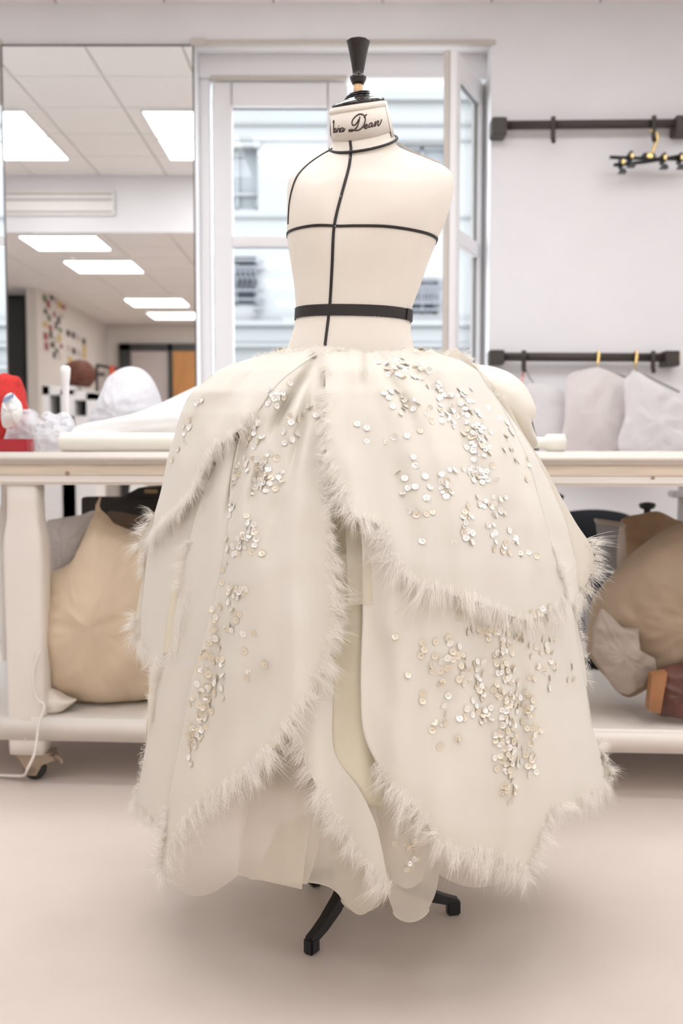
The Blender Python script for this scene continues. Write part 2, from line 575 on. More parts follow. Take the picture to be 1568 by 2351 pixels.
# lowered-ceiling panels in the mirror
for px, ya, yb, wd, lab in ((38, 537, 570, .66, 'largest white ceiling light panel in the mirror, below the vent'),
                            (140, 594, 623, .66, 'second white ceiling light panel in the mirror, behind the largest one'),
                            (278, 680, 703, .70, 'third white ceiling light panel in the mirror, over the pinned pictures'),
                            (330, 712, 732, .74, 'smallest and farthest white ceiling light panel in the mirror')):
    da, db = depth_at(ya, ZL), depth_at(yb, ZL)
    x = Rf(px, ya, da).x
    light_panel(x + wd / 2, 2 * YM - (da + db) / 2, ZL, wd, min(.62, db - da), lab, None)
for x in (-0.5, 0.9, 2.3):  # unseen panels added to light the dress from the front
    for y in (1.2, 0.0, -1.4, -2.9):
        light_panel(x, y, ZL, .62, .6, 'added unseen ceiling panel behind the camera, lighting the dress', 'added ceiling lights behind the camera')
for i in range(int((XR - XL) / TP) + 1):
    for j in range(6):
        x = XL + TP * (i + .5); y = YB + .02 + TP * (j + .5)
        if y > YW - TP / 2 + .1: continue
        put_tile(x, y, ZC)
for i in range(int((XR - XL) / TP) + 1):
    for j in range(int((YB - YBACK) / TP)):
        x = XL + TP * (i + .5); y = YB - TP * (j + .5)
        put_tile(x, y, ZL)
# long air vent on the beam face
va, vb = Rf(18, 440, DB), Rf(266, 497, DB)
vent = thing('air_vent', (va.x / 2 + vb.x / 2, YB + .02, vb.z), 'long beige slotted air vent seen in the mirror above the lights', 'air vent')
x0v, x1v = va.x - .4, vb.x
MB().bbox(x0v, x1v, YB + .021, YB + .028, vb.z, va.z, .002).build('backing', 'ceiling_grid', vent)
hv = va.z - vb.z
for k, (f0, f1) in enumerate(((0.0, .1), (.16, .58), (.66, .82), (.9, 1.0))):
    MB().bbox(x0v, x1v, YB + .028, YB + .045, vb.z + hv * f0, vb.z + hv * f1, .003).build('slat', 'ceiling_tile', vent)
MB().bbox(x1v - .02, x1v, YB + .028, YB + .05, vb.z, va.z, .002).build('end_cap', 'ceiling_tile', vent)

# baseboards
struct(MB().bbox(W1R - .1, XR, YW - .02, YW - .0, 0, .235, .004).build('baseboard_front', 'baseboard_grey'))
struct(MB().bbox(XPART, XPART + .015, YBACK, YPART, 0, .1, .003).build('baseboard_partition', 'baseboard_grey'))

# ------------------------------------------------------------------ window 1
w1 = bpy.data.objects.new("window_1", None); COL.objects.link(w1); w1.location = ((W1L + W1R) / 2, YF, WS); struct(w1, "tall white window behind the dress form, right leaf open")
def PF(x, y, Y=YF): return P(x, y, Y)
fx0 = PF(483, 600).x; fx1 = PF(1112, 600).x
ztop = PF(700, 192).z
# blind box / upper frame
u = MB()
u.bbox(W1L, W1R, YF - .06, YO - .01, PF(700, 188).z, WT + .0, .004)
u.build('head_panel', 'frame_paint', w1)
MB().bbox(W1L, W1R, YW + .02, YF - .03, PF(700, 128).z, WT - .002, .006).build('blind_box', 'frame_paint', w1)
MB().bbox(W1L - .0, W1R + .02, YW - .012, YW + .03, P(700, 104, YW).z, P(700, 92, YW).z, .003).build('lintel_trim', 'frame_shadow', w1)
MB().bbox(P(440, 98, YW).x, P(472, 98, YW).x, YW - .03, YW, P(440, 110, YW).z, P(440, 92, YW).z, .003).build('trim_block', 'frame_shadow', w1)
# outer frame posts and sill
MB().bbox(W1L, fx0 + .006, YF - .05, YO - .01, WS, PF(700, 188).z, .005).build('frame_post', 'frame_paint', w1)
MB().bbox(fx1, W1R, YF - .05, YO - .01, WS, PF(700, 188).z, .005).build('frame_post', 'frame_paint', w1)
MB().bbox(W1L, W1R, YW - .05, YO + .06, WS - .04, WS + .02, .006).build('window_sill', 'frame_paint', w1)
zb = WS + .02
# closed left sash
sx0, sx1 = PF(492, 600).x, PF(797, 600).x
gx0, gx1 = PF(536, 600).x, PF(752, 600).x
zg = PF(700, 248).z
sash = MB()
sash.bbox(sx0, gx0, YF - .03, YF + .03, zb, ztop, .006)
sash.bbox(gx1, sx1, YF - .03, YF + .03, zb, ztop, .006)
sash.bbox(gx0 - .004, gx1 + .004, YF - .03, YF + .03, zg, ztop, .006)
sash.bbox(gx0 - .004, gx1 + .004, YF - .03, YF + .03, zb, zb + .09, .006)
sl = sash.build('sash', 'frame_paint', w1)
zt0, zt1 = PF(700, 567).z, PF(700, 545).z
MB().bbox(gx0 - .004, gx1 + .004, YF - .026, YF + .026, zt0, zt1, .005).build('transom', 'frame_paint', sl)
gs = MB()
gs.box(gx0 - .002, gx1 + .002, YF + .006, YF + .012, zg - .008, zg)
gs.box(gx0 - .002, gx1 + .002, YF + .006, YF + .012, zt0 - .006, zt0)
gs.build('gasket', 'rubber_gasket', sl)
MB().box(gx0 - .005, gx1 + .005, YF - .002, YF + .002, zt1 - .004, zg + .004).build('pane', 'window_glass', sl)
MB().box(gx0 - .005, gx1 + .005, YF - .002, YF + .002, zb + .085, zt0 + .004).build('pane', 'window_glass', sl)
hd = MB().bbox(sx1 - .03, sx1 - .012, YF - .05, YF - .03, 1.25, 1.4, .004); hd.tube([(sx1 - .02, YF - .045, 1.32), (sx1 - .02, YF - .075, 1.32), (sx1 - .02, YF - .08, 1.22)], .008)
hd.build('handle', 'grey_metal', sl)
# slim dark strip standing in for the shade along the sash top edge
MB().bbox(sx0 - .01, sx1, YF - .062, YF - .03, ztop - .0, PF(700, 190).z + .02, .003).build('head_shade', 'frame_shadow', w1)
# open right leaf, swung into the room
Hn = Vector((PF(1108, 600).x, YF - .03, 0)); Fn = Vector((P(1045, 600, 4.87).x, 4.87, 0))
dr = (Fn - Hn); Ln = dr.length; dr.normalize()
nr_ = Vector((dr.y, -dr.x, 0))                 # towards the left
if nr_.x > 0: nr_ = -nr_
ML = Matrix(((dr.x, nr_.x, 0, Hn.x), (dr.y, nr_.y, 0, Hn.y), (0, 0, 1, 0), (0, 0, 0, 1)))
zl1 = P(1045, 112, 4.87).z
leaf = MB()
stl = .075
leaf.bbox(0, stl, 0, .05, zb, zl1, .006, ML)
leaf.bbox(Ln - stl, Ln, 0, .05, zb, zl1, .006, ML)
leaf.bbox(stl - .004, Ln - stl + .004, 0, .05, zl1 - .115, zl1, .006, ML)
leaf.bbox(stl - .004, Ln - stl + .004, 0, .05, zb, zb + .09, .006, ML)
lf = leaf.build('open_sash', 'frame_paint', w1)
ztm = P(1060, 540, 4.95).z
MB().bbox(stl - .004, Ln - stl + .004, .004, .046, ztm - .045, ztm + .03, .005, ML).build('transom', 'frame_paint', lf)
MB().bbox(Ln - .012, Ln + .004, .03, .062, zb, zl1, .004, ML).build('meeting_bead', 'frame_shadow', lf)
MB().box(stl - .004, Ln - stl + .004, .023, .027, ztm, zl1 - .11, ML).build('pane', 'window_glass', lf)
MB().box(stl - .004, Ln - stl + .004, .023, .027, zb + .085, ztm, ML).build('pane', 'window_glass', lf)
gk = MB()
gk.box(stl - .002, stl + .007, .018, .034, zb + .09, zl1 - .115, ML)
gk.box(stl, Ln - stl, .018, .034, zl1 - .122, zl1 - .114, ML)
gk.build('gasket', 'rubber_gasket', lf)
for z in (2.4, 1.75, .9):
    hg = MB().tube([Hn + Vector((.014, -.02, z)), Hn + Vector((.014, -.02, z + .11))], .011, 10)
    hg.build('hinge', 'frame_shadow', lf)

# window 2 (only a sliver at the left edge of the photo)
w2 = bpy.data.objects.new('window_2', None); COL.objects.link(w2); w2.location = ((W2L + W2R) / 2, YF, WS)
struct(w2, 'second window, a sliver at the left edge of the photo')
f2 = MB()
f2.bbox(W2L, W2R + .0, YF - .06, YO - .01, PF(700, 240).z, WT, .004)
f2.bbox(W2L, W2L + .1, YF - .05, YO - .01, WS, WT, .004)
f2.bbox((W2L + W2R) / 2 - .05, (W2L + W2R) / 2 + .05, YF - .03, YF + .03, WS, WT, .004)
f2.bbox(W2L, W2R, YF - .03, YF + .03, zt0, zt1, .004)
f2.bbox(W2L, W2R, YW - .05, YO + .06, WS - .04, WS + .02, .004)
f2.build('frame', 'frame_paint', w2)
MB().box(W2L + .05, W2R, YF - .002, YF + .002, WS + .02, PF(700, 240).z).build('pane', 'window_glass', w2)
MB().bbox(W2R - .03, W2R + .002, YW - .012, YW + .06, P(7, 240, YW).z, P(7, 92, YW).z, .003).build('reveal_trim', 'frame_shadow', w2)

# ------------------------------------------------------------------ mirror between the windows
mx0, mx1 = P(15, 600, YM).x, P(446, 600, YM).x
mz1 = P(230, 106, YM).z
mir = thing('wall_mirror', ((mx0 + mx1) / 2, YM, 0), 'tall frameless wall mirror with dark edge left of the window', 'mirror')
MB().box(mx0, mx1, YM, YM + .006, .02, mz1).build('mirror_glass', 'mirror_silver', mir)
e = MB()
e.box(mx0 - .004, mx1 + .004, YM - .003, YM + .018, mz1, mz1 + .008)
e.box(mx0 - .007, mx0, YM - .003, YM + .018, .02, mz1)
e.box(mx1, mx1 + .007, YM - .003, YM + .018, .02, mz1)
e.box(mx0, mx1, YM - .003, YM + .018, .0, .02)
e.build('edge_trim', 'mirror_edge', mir)

# ------------------------------------------------------------------ house across the street
YFA = 14.0
def PA(x, y): return P(x, y, YFA)
ho = thing('building', (0, YFA, -3), 'pale stone house across the street seen through the window', 'building')
fw = MB()
wins = [(485, 586, 590, 702), (940, 1010, 640, 722), (488, 590, 332, 482), (905, 1040, 330, 470)]
MB().box(-14, 14, YFA + .25, YFA + .6, -4, 8.6).build('wall', 'facade_stone', ho)
# front skin with openings left for the windows: built as horizontal bands
xs_all = sorted([(PA(a, 0).x, PA(b, 0).x, PA(0, d).z, PA(0, c).z) for a, b, c, d in wins])
zl = sorted(set([-4.0, 8.6] + [z for w in xs_all for z in w[2:]]))
sk = MB()
for z0, z1 in zip(zl[:-1], zl[1:]):
    zm = (z0 + z1) / 2
    cut = sorted((w[0], w[1]) for w in xs_all if w[2] < zm < w[3])
    x = -14
    for a, b in cut:
        sk.box(x, a, YFA, YFA + .25, z0, z1); x = b
    sk.box(x, 14, YFA, YFA + .25, z0, z1)
sk.build('wall', 'facade_stone', ho)
for k, (a, b, c, d) in enumerate(wins):
    xa_, xb_, z1_, z0_ = PA(a, 0).x, PA(b, 0).x, PA(0, c).z, PA(0, d).z
    f = MB()
    for q in ((xa_, xa_ + .05, z0_, z1_), (xb_ - .05, xb_, z0_, z1_), (xa_, xb_, z1_ - .05, z1_), (xa_, xb_, z0_, z0_ + .05),
              ((xa_ + xb_) / 2 - .02, (xa_ + xb_) / 2 + .02, z0_, z1_)):
        f.box(q[0], q[1], YFA + .14, YFA + .2, q[2], q[3])
    wn = f.build('window', 'facade_shutter', ho)
    MB().box(xa_, xb_, YFA + .2, YFA + .22, z0_, z1_).build('pane', 'facade_glass' if k < 2 else 'facade_shutter', wn)
    if k < 2:                       # iron guard rail with scrolls in front of the dark windows
        g = MB()
        for fz in (.12, .3, .78, .92):
            z = z0_ + (z1_ - z0_) * fz
            g.tube([(xa_ - .05, YFA - .06, z), (xb_ + .1, YFA - .06, z)], .018, 6)
        for i in range(9):
            x = xa_ + (xb_ - xa_) * (i + .5) / 9
            z = z0_ + (z1_ - z0_) * .55
            g.tube([(x + .05 * math.sin(t * 1.3) * math.cos(t), YFA - .06, z + (z1_ - z0_) * .22 * math.sin(t)) for t in np.linspace(0, 6.0, 14)], .012, 5)
        g.build('guard_rail', 'facade_iron', wn)
    else:
        MB().box(xa_, xb_, YFA + .10, YFA + .16, z0_ + (z1_ - z0_) * .25, z0_ + (z1_ - z0_) * .29).build('shutter_bar', 'facade_trim', wn)
for y0_, y1_, dpt in ((738, 752, .18), (752, 790, .08), (790, 800, .16), (838, 850, .1), (225, 236, .12), (284, 290, .06), (318, 326, .05), (498, 503, .05)):
    MB().bbox(-14, 14, YFA - dpt, YFA + .01, PA(0, y1_).z, PA(0, y0_).z, .015).build('cornice', 'facade_trim', ho)
MB().bbox(PA(470, 0).x, PA(597, 0).x, YFA - .06, YFA + .02, PA(0, 340).z, PA(0, 328).z, .01).build('window_hood', 'facade_trim', ho)
for y_ in (602, 620, 696, 713):
    q = PA(600, y_)
    MB().tube([(q.x - .09, YFA + .01, q.z), (q.x - .06, YFA - .06, q.z), (q.x + .03, YFA - .06, q.z)], .022, 6).build('shutter_hook', 'facade_iron', ho)
q = PA(586, 727); MB().tube([(q.x, YFA + .01, q.z), (q.x, YFA - .08, q.z), (q.x, YFA - .08, q.z - .08)], .025, 6).build('shutter_hook', 'facade_iron', ho)
struct(MB().box(-14, 14, YO + .2, YFA + .6, -4.2, -4).build('ground', 'asphalt'))

# ------------------------------------------------------------------ room behind the camera, seen in the mirror
dbk = 2 * YM - YBACK
def RB(x, y): return Rf(x, y, dbk)
da_ = RB(275, 790); dm0, dm1 = RB(379, 0).x, RB(389, 0).x
d1 = bpy.data.objects.new('door_1', None); COL.objects.link(d1); d1.location = (da_.x, YBACK, 0)
struct(d1, 'dark framed glazed double door, one leaf wooden, seen in the mirror')
ztd, ztg = da_.z, RB(0, 806).z
xr_ = dm1 + (dm1 - da_.x) * 1.0
f = MB()
f.box(da_.x, RB(291, 0).x, YBACK, YBACK + .08, 0, ztd)
f.box(dm0, dm1, YBACK, YBACK + .08, 0, ztd)
f.box(da_.x, xr_, YBACK, YBACK + .08, ztg, ztd)
f.box(xr_ - .1, xr_, YBACK, YBACK + .08, 0, ztd)
f.build('door_frame', 'dark_frame', d1)
MB().box(RB(291, 0).x, dm0, YBACK + .02, YBACK + .04, 0, ztg).build('pane', 'frosted_pane', d1)
MB().bbox(dm1, xr_ - .1, YBACK + .02, YBACK + .06, 0, ztg, .004).build('door_leaf', 'door_wood', d1)
# dark cabinet left of the partition
ca, cb = Rf(10, 672, 11.6), Rf(64, 880, 11.6)
cab = thing('tall_cabinet', (ca.x, ca.y, 0), 'tall dark cabinet at the left edge of the mirror', 'cabinet')
yc = ca.y; cz_ = min(ca.z, ZL - .03)
MB().bbox(XL + .05, cb.x, yc - .5, yc, 0, cz_, .006).build('body', 'dark_frame', cab)
MB().bbox(XL + .07, (XL + cb.x) / 2 - .004, yc, yc + .02, .06, cz_ - .03, .003).build('door', 'dark_frame', cab)
MB().bbox((XL + cb.x) / 2 + .004, cb.x - .02, yc, yc + .02, .06, cz_ - .03, .003).build('door', 'dark_frame', cab)
# pictures pinned on the partition (faces the room's middle)
mb_ = thing('picture_collage', (XPART + .005, (YBACK + YPART) / 2, 1.5), 'scattered small colourful pictures pinned up the wall in the mirror', 'collage')
rng = random.Random(5)
cols = ['card_green', 'card_red', 'card_dark', 'card_pale', 'card_yellow', 'card_red', 'card_dark']
def on_partition(x, y):
    # point of the partition face seen at x, y in the mirror
    lo, hi = 8.0, 16.0
    for _ in range(40):
        mdl = (lo + hi) / 2
        if Rf(x, y, mdl).x < XPART: hi = mdl
        else: lo = mdl
    return Rf(x, y, lo)
def card(x, y, w, h, c, parent, nm='picture'):
    p = on_partition(x, y)
    MB().box(XPART + .002, XPART + .007, p.y - w / 2, p.y + w / 2, p.z - h / 2, p.z + h / 2).build(nm, c, parent)
spots = [(102, 685), (110, 698), (118, 680), (128, 690), (136, 700), (145, 705), (104, 715), (112, 730), (124, 722), (134, 735), (142, 725),
         (103, 745), (115, 752), (128, 748), (138, 758), (104, 772), (116, 768), (126, 780), (136, 776), (106, 795), (120, 792), (130, 805), (140, 795), (124, 815), (136, 818)]
for k, (x, y) in enumerate(spots):
    card(x, y, .10 + .06 * rng.random(), .05 + .04 * rng.random(), cols[k % 7], mb_)
nb_ = thing('notice_papers', (XPART + .005, (YBACK + YPART) / 2, 1.3), 'grid of pinned papers with yellow and dark swatches in the mirror', 'papers')
for k, (x, y) in enumerate([(156, 765), (168, 770), (180, 776), (192, 784), (157, 800), (169, 806), (181, 812), (193, 800), (193, 816), (160, 826), (172, 834), (184, 838), (196, 838), (170, 850), (190, 858)]):
    card(x, y, .16, .075, ['card_dark', 'card_dark', 'card_pale', 'card_dark', 'card_pale', 'card_dark', 'card_pale', 'card_yellow', 'card_yellow', 'card_yellow', 'card_pale', 'card_yellow', 'card_yellow', 'card_yellow', 'card_pale'][k], nb_, 'paper')
# small coat rail with a red tag on the partition
ra, rb_ = Rf(222, 838, 12.6), Rf(282, 850, 12.6)
cr = thing('coat_rail', (ra.x, ra.y, ra.z), 'thin dark coat rail with black clip in the mirror', 'rail')
MB().tube([ra, rb_], .02, 8).build('rail', 'rail_iron', cr)
MB().tube([Rf(208, 858, 12.6), Rf(240, 860, 12.6)], .022, 8).build('arm', 'rail_iron', cr)
MB().tube([ra, Vector((ra.x, ra.y, 0))], .02, 8).build('post', 'rail_iron', cr)
q0 = Rf(257, 843, 12.55)
tg_ = MB().bbox(q0.x - .035, q0.x + .035, q0.y - .01, q0.y + .01, q0.z - .16, q0.z + .02, .01).build('red_tag', 'orange_red')
tag(tg_, 'small bright red tag hanging from the thin coat rail in the mirror', 'tag')
# white unit with two dark openings
ua, ub = Rf(97, 884, 9.6), Rf(216, 905, 9.6)
un = thing('white_cabinet', ((ua.x + ub.x) / 2, ua.y, 0), 'white open cabinet with two dark openings in the mirror', 'cabinet')
yq = ua.y
def ux(x): return Rf(x, 900, 9.6).x
def uz(y): return Rf(150, y, 9.6).z
fr = MB()
xs_ = [ux(97), ux(113), ux(139), ux(170), ux(198), ux(216)]
fr.box(xs_[0], xs_[1], yq - .4, yq, 0, uz(884)); fr.box(xs_[2], xs_[3], yq - .4, yq, 0, uz(895)); fr.box(xs_[4], xs_[5], yq - .4, yq, 0, uz(902))
fr.box(xs_[0], xs_[3], yq - .4, yq, uz(906), uz(886)); fr.box(xs_[3], xs_[5], yq - .4, yq, uz(918), uz(898))
fr.box(xs_[1], xs_[4], yq - .4, yq, 0, uz(955))
fr.build('body', 'white_plastic', un)
bk = MB(); bk.box(xs_[1], xs_[4], yq - .42, yq - .3, uz(956), uz(900)); bk.build('dark_back', 'dark_frame', un)
c0 = Rf(188, 877, 9.9)
bm_ = MB()
pr = [(.02, -.01), (.11, 0), (.15, .05), (.155, .13), (.13, .2), (.08, .235), (.02, .245)]
bm_.lathe(pr, Matrix.Translation((c0.x, yq - .2, uz(886) + .012)), 20)
bo = bm_.build('rounded_bundle', 'auburn', None, True)
for v in bo.data.vertices:
    v.co += Vector((1, 1, 1)) * 0.02 * noise.noise(v.co * 14)
tag(bo, 'reddish brown rounded bundle on top of the white cabinet in the mirror', 'bundle')

# ------------------------------------------------------------------ cutting table
TA = -math.atan(.0698)
def tfront(X): return 2.917 - .0698 * (X + .956)
MT = Matrix.Translation((0, tfront(0), 0)) @ Matrix.Rotation(TA, 4, 'Z')
def tl(x, y, Y=None):
    """X of a photo pixel on the table front line"""
    Yg = 2.85
    for _ in range(6):
        Yg = tfront(P(x, y, Yg).x)
    return P(x, y, Yg)
TZ = .990
tz = lambda y: tl(60, y).z
tab = thing('cutting_table', (0, tfront(0), 0), 'long white cutting table with lower shelf and casters behind the dress', 'table')
TX0, TX1, TDP = -1.5, 2.3, 1.06
MB().bbox(TX0, TX1, -.012, TDP, tz(1066), TZ, .012, MT).build('tabletop', 'table_laminate', tab, True)
MB().bbox(TX0 + .02, TX1 - .02, .008, .034, tz(1093), tz(1066) + .002, .003, MT).build('apron', 'apron_wood', tab)
MB().bbox(TX0 + .02, TX1 - .02, -.002, .034, tz(1113), tz(1092), .008, MT).build('edge_rail', 'table_paint', tab)
MB().bbox(TX0 + .02, TX1 - .02, TDP - .05, TDP - .02, tz(1113), tz(1066), .004, MT).build('apron', 'apron_wood', tab)
kn = MB(); kp = tl(153, 1087); kn.lathe([(.006, -.002), (.006, .004), (.004, .006)], Matrix.Translation((kp.x, kp.y + .006, kp.z)) @ Matrix.Rotation(math.pi / 2, 4, 'X'), 12)
kn.build('bolt', 'caster_metal', tab)
kn = MB(); kp = tl(1500, 1098); kn.lathe([(.005, -.002), (.005, .004), (.003, .006)], Matrix.Translation((kp.x, kp.y + .006, kp.z)) @ Matrix.Rotation(math.pi / 2, 4, 'X'), 12)
kn.build('bolt', 'caster_metal', tab)
SH0, SH1 = .131, .200
MB().bbox(TX0 + .1, TX1 - .05, .0, .78, SH0, SH1, .008, MT).build('shelf', 'table_laminate', tab, True)
def leg_shape(xc, yc):
    rows = []
    # (z, half width, half depth)
    prof = [(.085, .056, .04), (.12, .057, .042), (.42, .058, .043), (.60, .060, .044), (.70, .061, .045), (.745, .058, .043), (.79, .049, .04), (.84, .047, .04), (.90, .048, .04)]
    n = 24
    for z, a, b in prof:
        r = []
        for k in range(n):
            t = 2 * math.pi * k / n
            c, s = math.cos(t), math.sin(t)
            e = .35
            r.append(MT @ Vector((xc + a * math.copysign(abs(c) ** e, c), yc + b * math.copysign(abs(s) ** e, s), z)))
        rows.append(r)
    m_ = MB()
    vs_ = [p for r in rows for p in r]; fs_ = []
    for j in range(len(rows) - 1):
        for k in range(n):
            fs_.append((j * n + k, j * n + (k + 1) % n, (j + 1) * n + (k + 1) % n, (j + 1) * n + k))
    fs_.append(tuple(range(n))[::-1]); fs_.append(tuple((len(rows) - 1) * n + k for k in range(n)))
    return m_.add(vs_, fs_)
lx0 = tl(50, 1500).x
LEG = [(lx0 - .0, .05), (-1.36, TDP - .08), (2.15, .05), (2.15, TDP - .08)]
for xl_, yl_ in LEG:
    leg_shape(xl_, yl_).build('leg', 'table_paint', tab, True)
    c = MB()
    Mc = MT @ Matrix.Translation((xl_ + .012, yl_, 0))
    plate = MB().bbox(-.05, .06, -.035, .035, .078, .088, .003, Mc)
    for s in (-1, 1):
        vv = [(-.045, .078), (.062, .078), (.07, .066), (.03, .05), (.012, .018), (-.012, .018), (-.03, .05)]
        o = [Mc @ Vector((x, s * .024 - .002, z)) for x, z in vv] + [Mc @ Vector((x, s * .024 + .002, z)) for x, z in vv]
        k = len(vv)
        plate.add(o, [tuple(range(k)), tuple(range(k, 2 * k))[::-1]] + [(i, (i + 1) % k, k + (i + 1) % k, k + i) for i in range(k)])
    cs = plate.build('caster', 'caster_metal', tab)
    wh = MB().lathe([(.014, -.014), (.03, -.013), (.034, -.007), (.034, .007), (.03, .013), (.014, .014)], Mc @ Matrix.Translation((.0, 0, .034)) @ Matrix.Rotation(math.pi / 2, 4, 'X'), 24)
    wh.build('wheel', 'caster_rubber', cs, True)
    MB().lathe([(.013, -.026), (.013, .026)], Mc @ Matrix.Translation((0, 0, .034)) @ Matrix.Rotation(math.pi / 2, 4, 'X'), 12).build('axle', 'grey_metal', cs)
    MB().tube([Mc @ Vector((.055, 0, .07)), Mc @ Vector((.078, 0, .066)), Mc @ Vector((.085, 0, .05))], .006, 8).build('brake_lever', 'caster_metal', cs)

# ------------------------------------------------------------------ on the table, left
def on_table(y=1036): return TZ
red = pillow('red_garment', [(-40, 1034), (-45, 960), (-30, 900), (-8, 868), (8, 856), (28, 862), (44, 866), (54, 890), (60, 925), (66, 960), (52, 985), (30, 1000), (14, 1034)],
             3.28, .06, 'red_knit', crumple=.018, freq=16, seed=3, floor=TZ)
tag(red, 'bright red knit garment heaped at the left end of the white table', 'garment')
rb = MB()
q = P(46, 1022, 3.12); rb.bbox(q.x - .06, q.x + .032, 3.08, 3.17, TZ, P(46, 1008, 3.12).z, .003)
rbx = rb.build('red_box', 'red_card')
tag(rbx, 'small dark red box on the table at the foot of the red garment', 'box')
pc = pillow('patterned_cloth', [(5, 975), (6, 930), (14, 908), (28, 902), (38, 914), (47, 925), (50, 950), (40, 975), (22, 985)], 3.13, .03, 'white_cotton', crumple=.012, freq=25, seed=4)
tag(pc, 'white crumpled cloth with blue stripes tucked against the red garment', 'cloth')
st_ = MB()
for k in range(4):
    a, b = P(9 + 6 * k, 924 - 3 * k, 3.096), P(12 + 6 * k, 912 - 3 * k, 3.096)
    st_.tube([a, b], .004, 6)
st_.build('stripes', 'blue_card', pc)
oz = [('crumpled sheer white organza lying left of the white fabric roll', [(18, 1034), (18, 985), (30, 950), (55, 940), (75, 946), (95, 975), (120, 960), (140, 980), (165, 1034)], 3.22, .05),
      ('loose puff of sheer white organza beside the red garment', [(40, 965), (48, 944), (66, 938), (82, 948), (80, 968), (60, 984)], 3.34, .04),
      ('standing puff of sheer white organza right of the white tube', [(88, 1000), (96, 958), (108, 944), (128, 952), (150, 946), (168, 965), (170, 1000), (130, 1020)], 3.36, .05)]
for lab, o, y, t_ in oz:
    c = pillow('organza_bundle', o, y, t_, 'organza_white', crumple=.03, freq=22, seed=len(o), n=120, rings=18)
    tag(c, lab, 'fabric')
c = pillow('clear_roll', [(70, 1034), (82, 1005), (105, 992), (130, 984), (150, 985), (165, 1034)], 3.13, .035, 'clear_plastic', crumple=.012, freq=26, seed=9, floor=TZ)
tag(c, 'crumpled clear plastic wrap at the left end of the white fabric roll', 'plastic wrap')
tp = MB()
a, b = P(153, 1020, 3.55), P(153, 840, 3.55)
hgt = b.z - TZ
tp.lathe([(.014, 0), (.0135, hgt * .3), (.011, hgt * .6), (.0135, hgt * .8), (.017, hgt * .9), (.018, hgt * .97), (.012, hgt)], Matrix.Translation((a.x, a.y, TZ)), 20)
tag(tp.build('white_tube', 'white_plastic', None, True), 'upright white plastic tube with flared top standing on the table', 'tube')
tu = pillow('tulle_heap', [(190, 1034), (200, 985), (215, 950), (235, 915), (245, 875), (262, 856), (285, 844), (308, 842), (330, 850), (350, 872), (364, 905), (375, 960), (380, 1034)],
            3.74, .15, 'white_net', crumple=.022, freq=9, seed=12, n=150, rings=22, floor=TZ)
tag(tu, 'tall heap of white net fabric on the table in front of the mirror', 'fabric heap')
hp = pillow('fabric_heap', [(150, 1034), (152, 1000), (185, 976), (240, 966), (300, 955), (360, 932), (410, 908), (470, 880), (560, 850), (700, 835), (900, 840), (1000, 880), (1050, 960), (1060, 1034)],
            3.36, .16, 'white_cotton', crumple=.012, freq=5, seed=21, n=150, rings=18, floor=TZ)
tag(hp, 'wide spread of plain white fabric piled on the table behind the dress', 'fabric heap')
rl = MB()
ra_, rbb = P(142, 1010, 3.03), P(1296, 1021, 2.93)
ra_.z = TZ + .030; rbb.z = TZ + .027
ax = (rbb - ra_).normalized()
rl.tube([ra_, ra_ + ax * .004, (ra_ + rbb) / 2, rbb - ax * .06, rbb - ax * .05, rbb], [.029, .030, .026, .017, .026, .0265], 28)
ro = rl.build('fabric_roll', 'cream_satin', None, True)
tag(ro, 'roll of cream white fabric lying along the table behind the dress', 'fabric roll')
MB().tube([ra_ - ax * .006, ra_ + ax * .02], .019, 20).build('roll_core', 'cardboard_core', ro)
MB().tube([rbb - ax * .01, rbb + ax * .004], .014, 20).build('roll_core', 'white_cotton', ro)
wd = MB()
o = [P(1195, 1034, 3.2), P(1206, 955, 3.2), P(1218, 948, 3.2), P(1238, 1034, 3.2)]
for p in o: p.z = max(p.z, TZ)
o2 = [p + Vector((0.02, .14, 0)) for p in o]
wd.add(o + o2, [(0, 1, 2, 3), (7, 6, 5, 4), (0, 4, 5, 1), (1, 5, 6, 2), (2, 6, 7, 3), (3, 7, 4, 0)])
tag(wd.build('black_wedge', 'black_satin'), 'black wedge-shaped object standing on the table behind the dress hip', 'wedge')

# ------------------------------------------------------------------ on the shelf, left
def shelf_y(y, z=SH1): return depth_at(y, z)
sl_ = pillow('cloth_sack', [(88, 1590), (92, 1540), (86, 1480), (88, 1400), (92, 1345), (108, 1318), (150, 1300), (185, 1272), (200, 1225), (214, 1190), (226, 1170), (240, 1180), (256, 1200), (300, 1218),
                            (345, 1230), (385, 1290), (400, 1400), (400, 1520), (370, 1590), (330, 1604), (250, 1608), (170, 1607), (120, 1604)],
             3.14, .2, 'sack_beige', crumple=.022, freq=6, seed=31, n=160, rings=20, floor=SH1)
tag(sl_, 'large beige cloth sack on the lower shelf left of the dress', 'sack')
kt = MB().tube([P(226, 1176, 3.11), P(224, 1160, 3.12), P(230, 1142, 3.14)], [.011, .006, .003], 8)
kt.build('tied_neck', 'sack_beige', sl_, True)
wb = pillow('plastic_bag', [(104, 1300), (106, 1250), (106, 1200), (135, 1190), (185, 1182), (215, 1172), (225, 1190), (200, 1230), (185, 1275), (150, 1305), (118, 1320)], 3.24, .05, 'white_garment',
            crumple=.02, freq=14, seed=33)
tag(wb, 'translucent white plastic bag behind the beige sack near the table leg', 'bag')
db = MB()
a, b = P(186, 1142, 3.52), P(420, 1200, 3.52)
db.bbox(a.x, b.x, 3.52, 3.60, SH1, a.z, .004)
tag(db.build('dark_board', 'dark_box'), 'dark grey board standing on the shelf behind the beige sack', 'board')
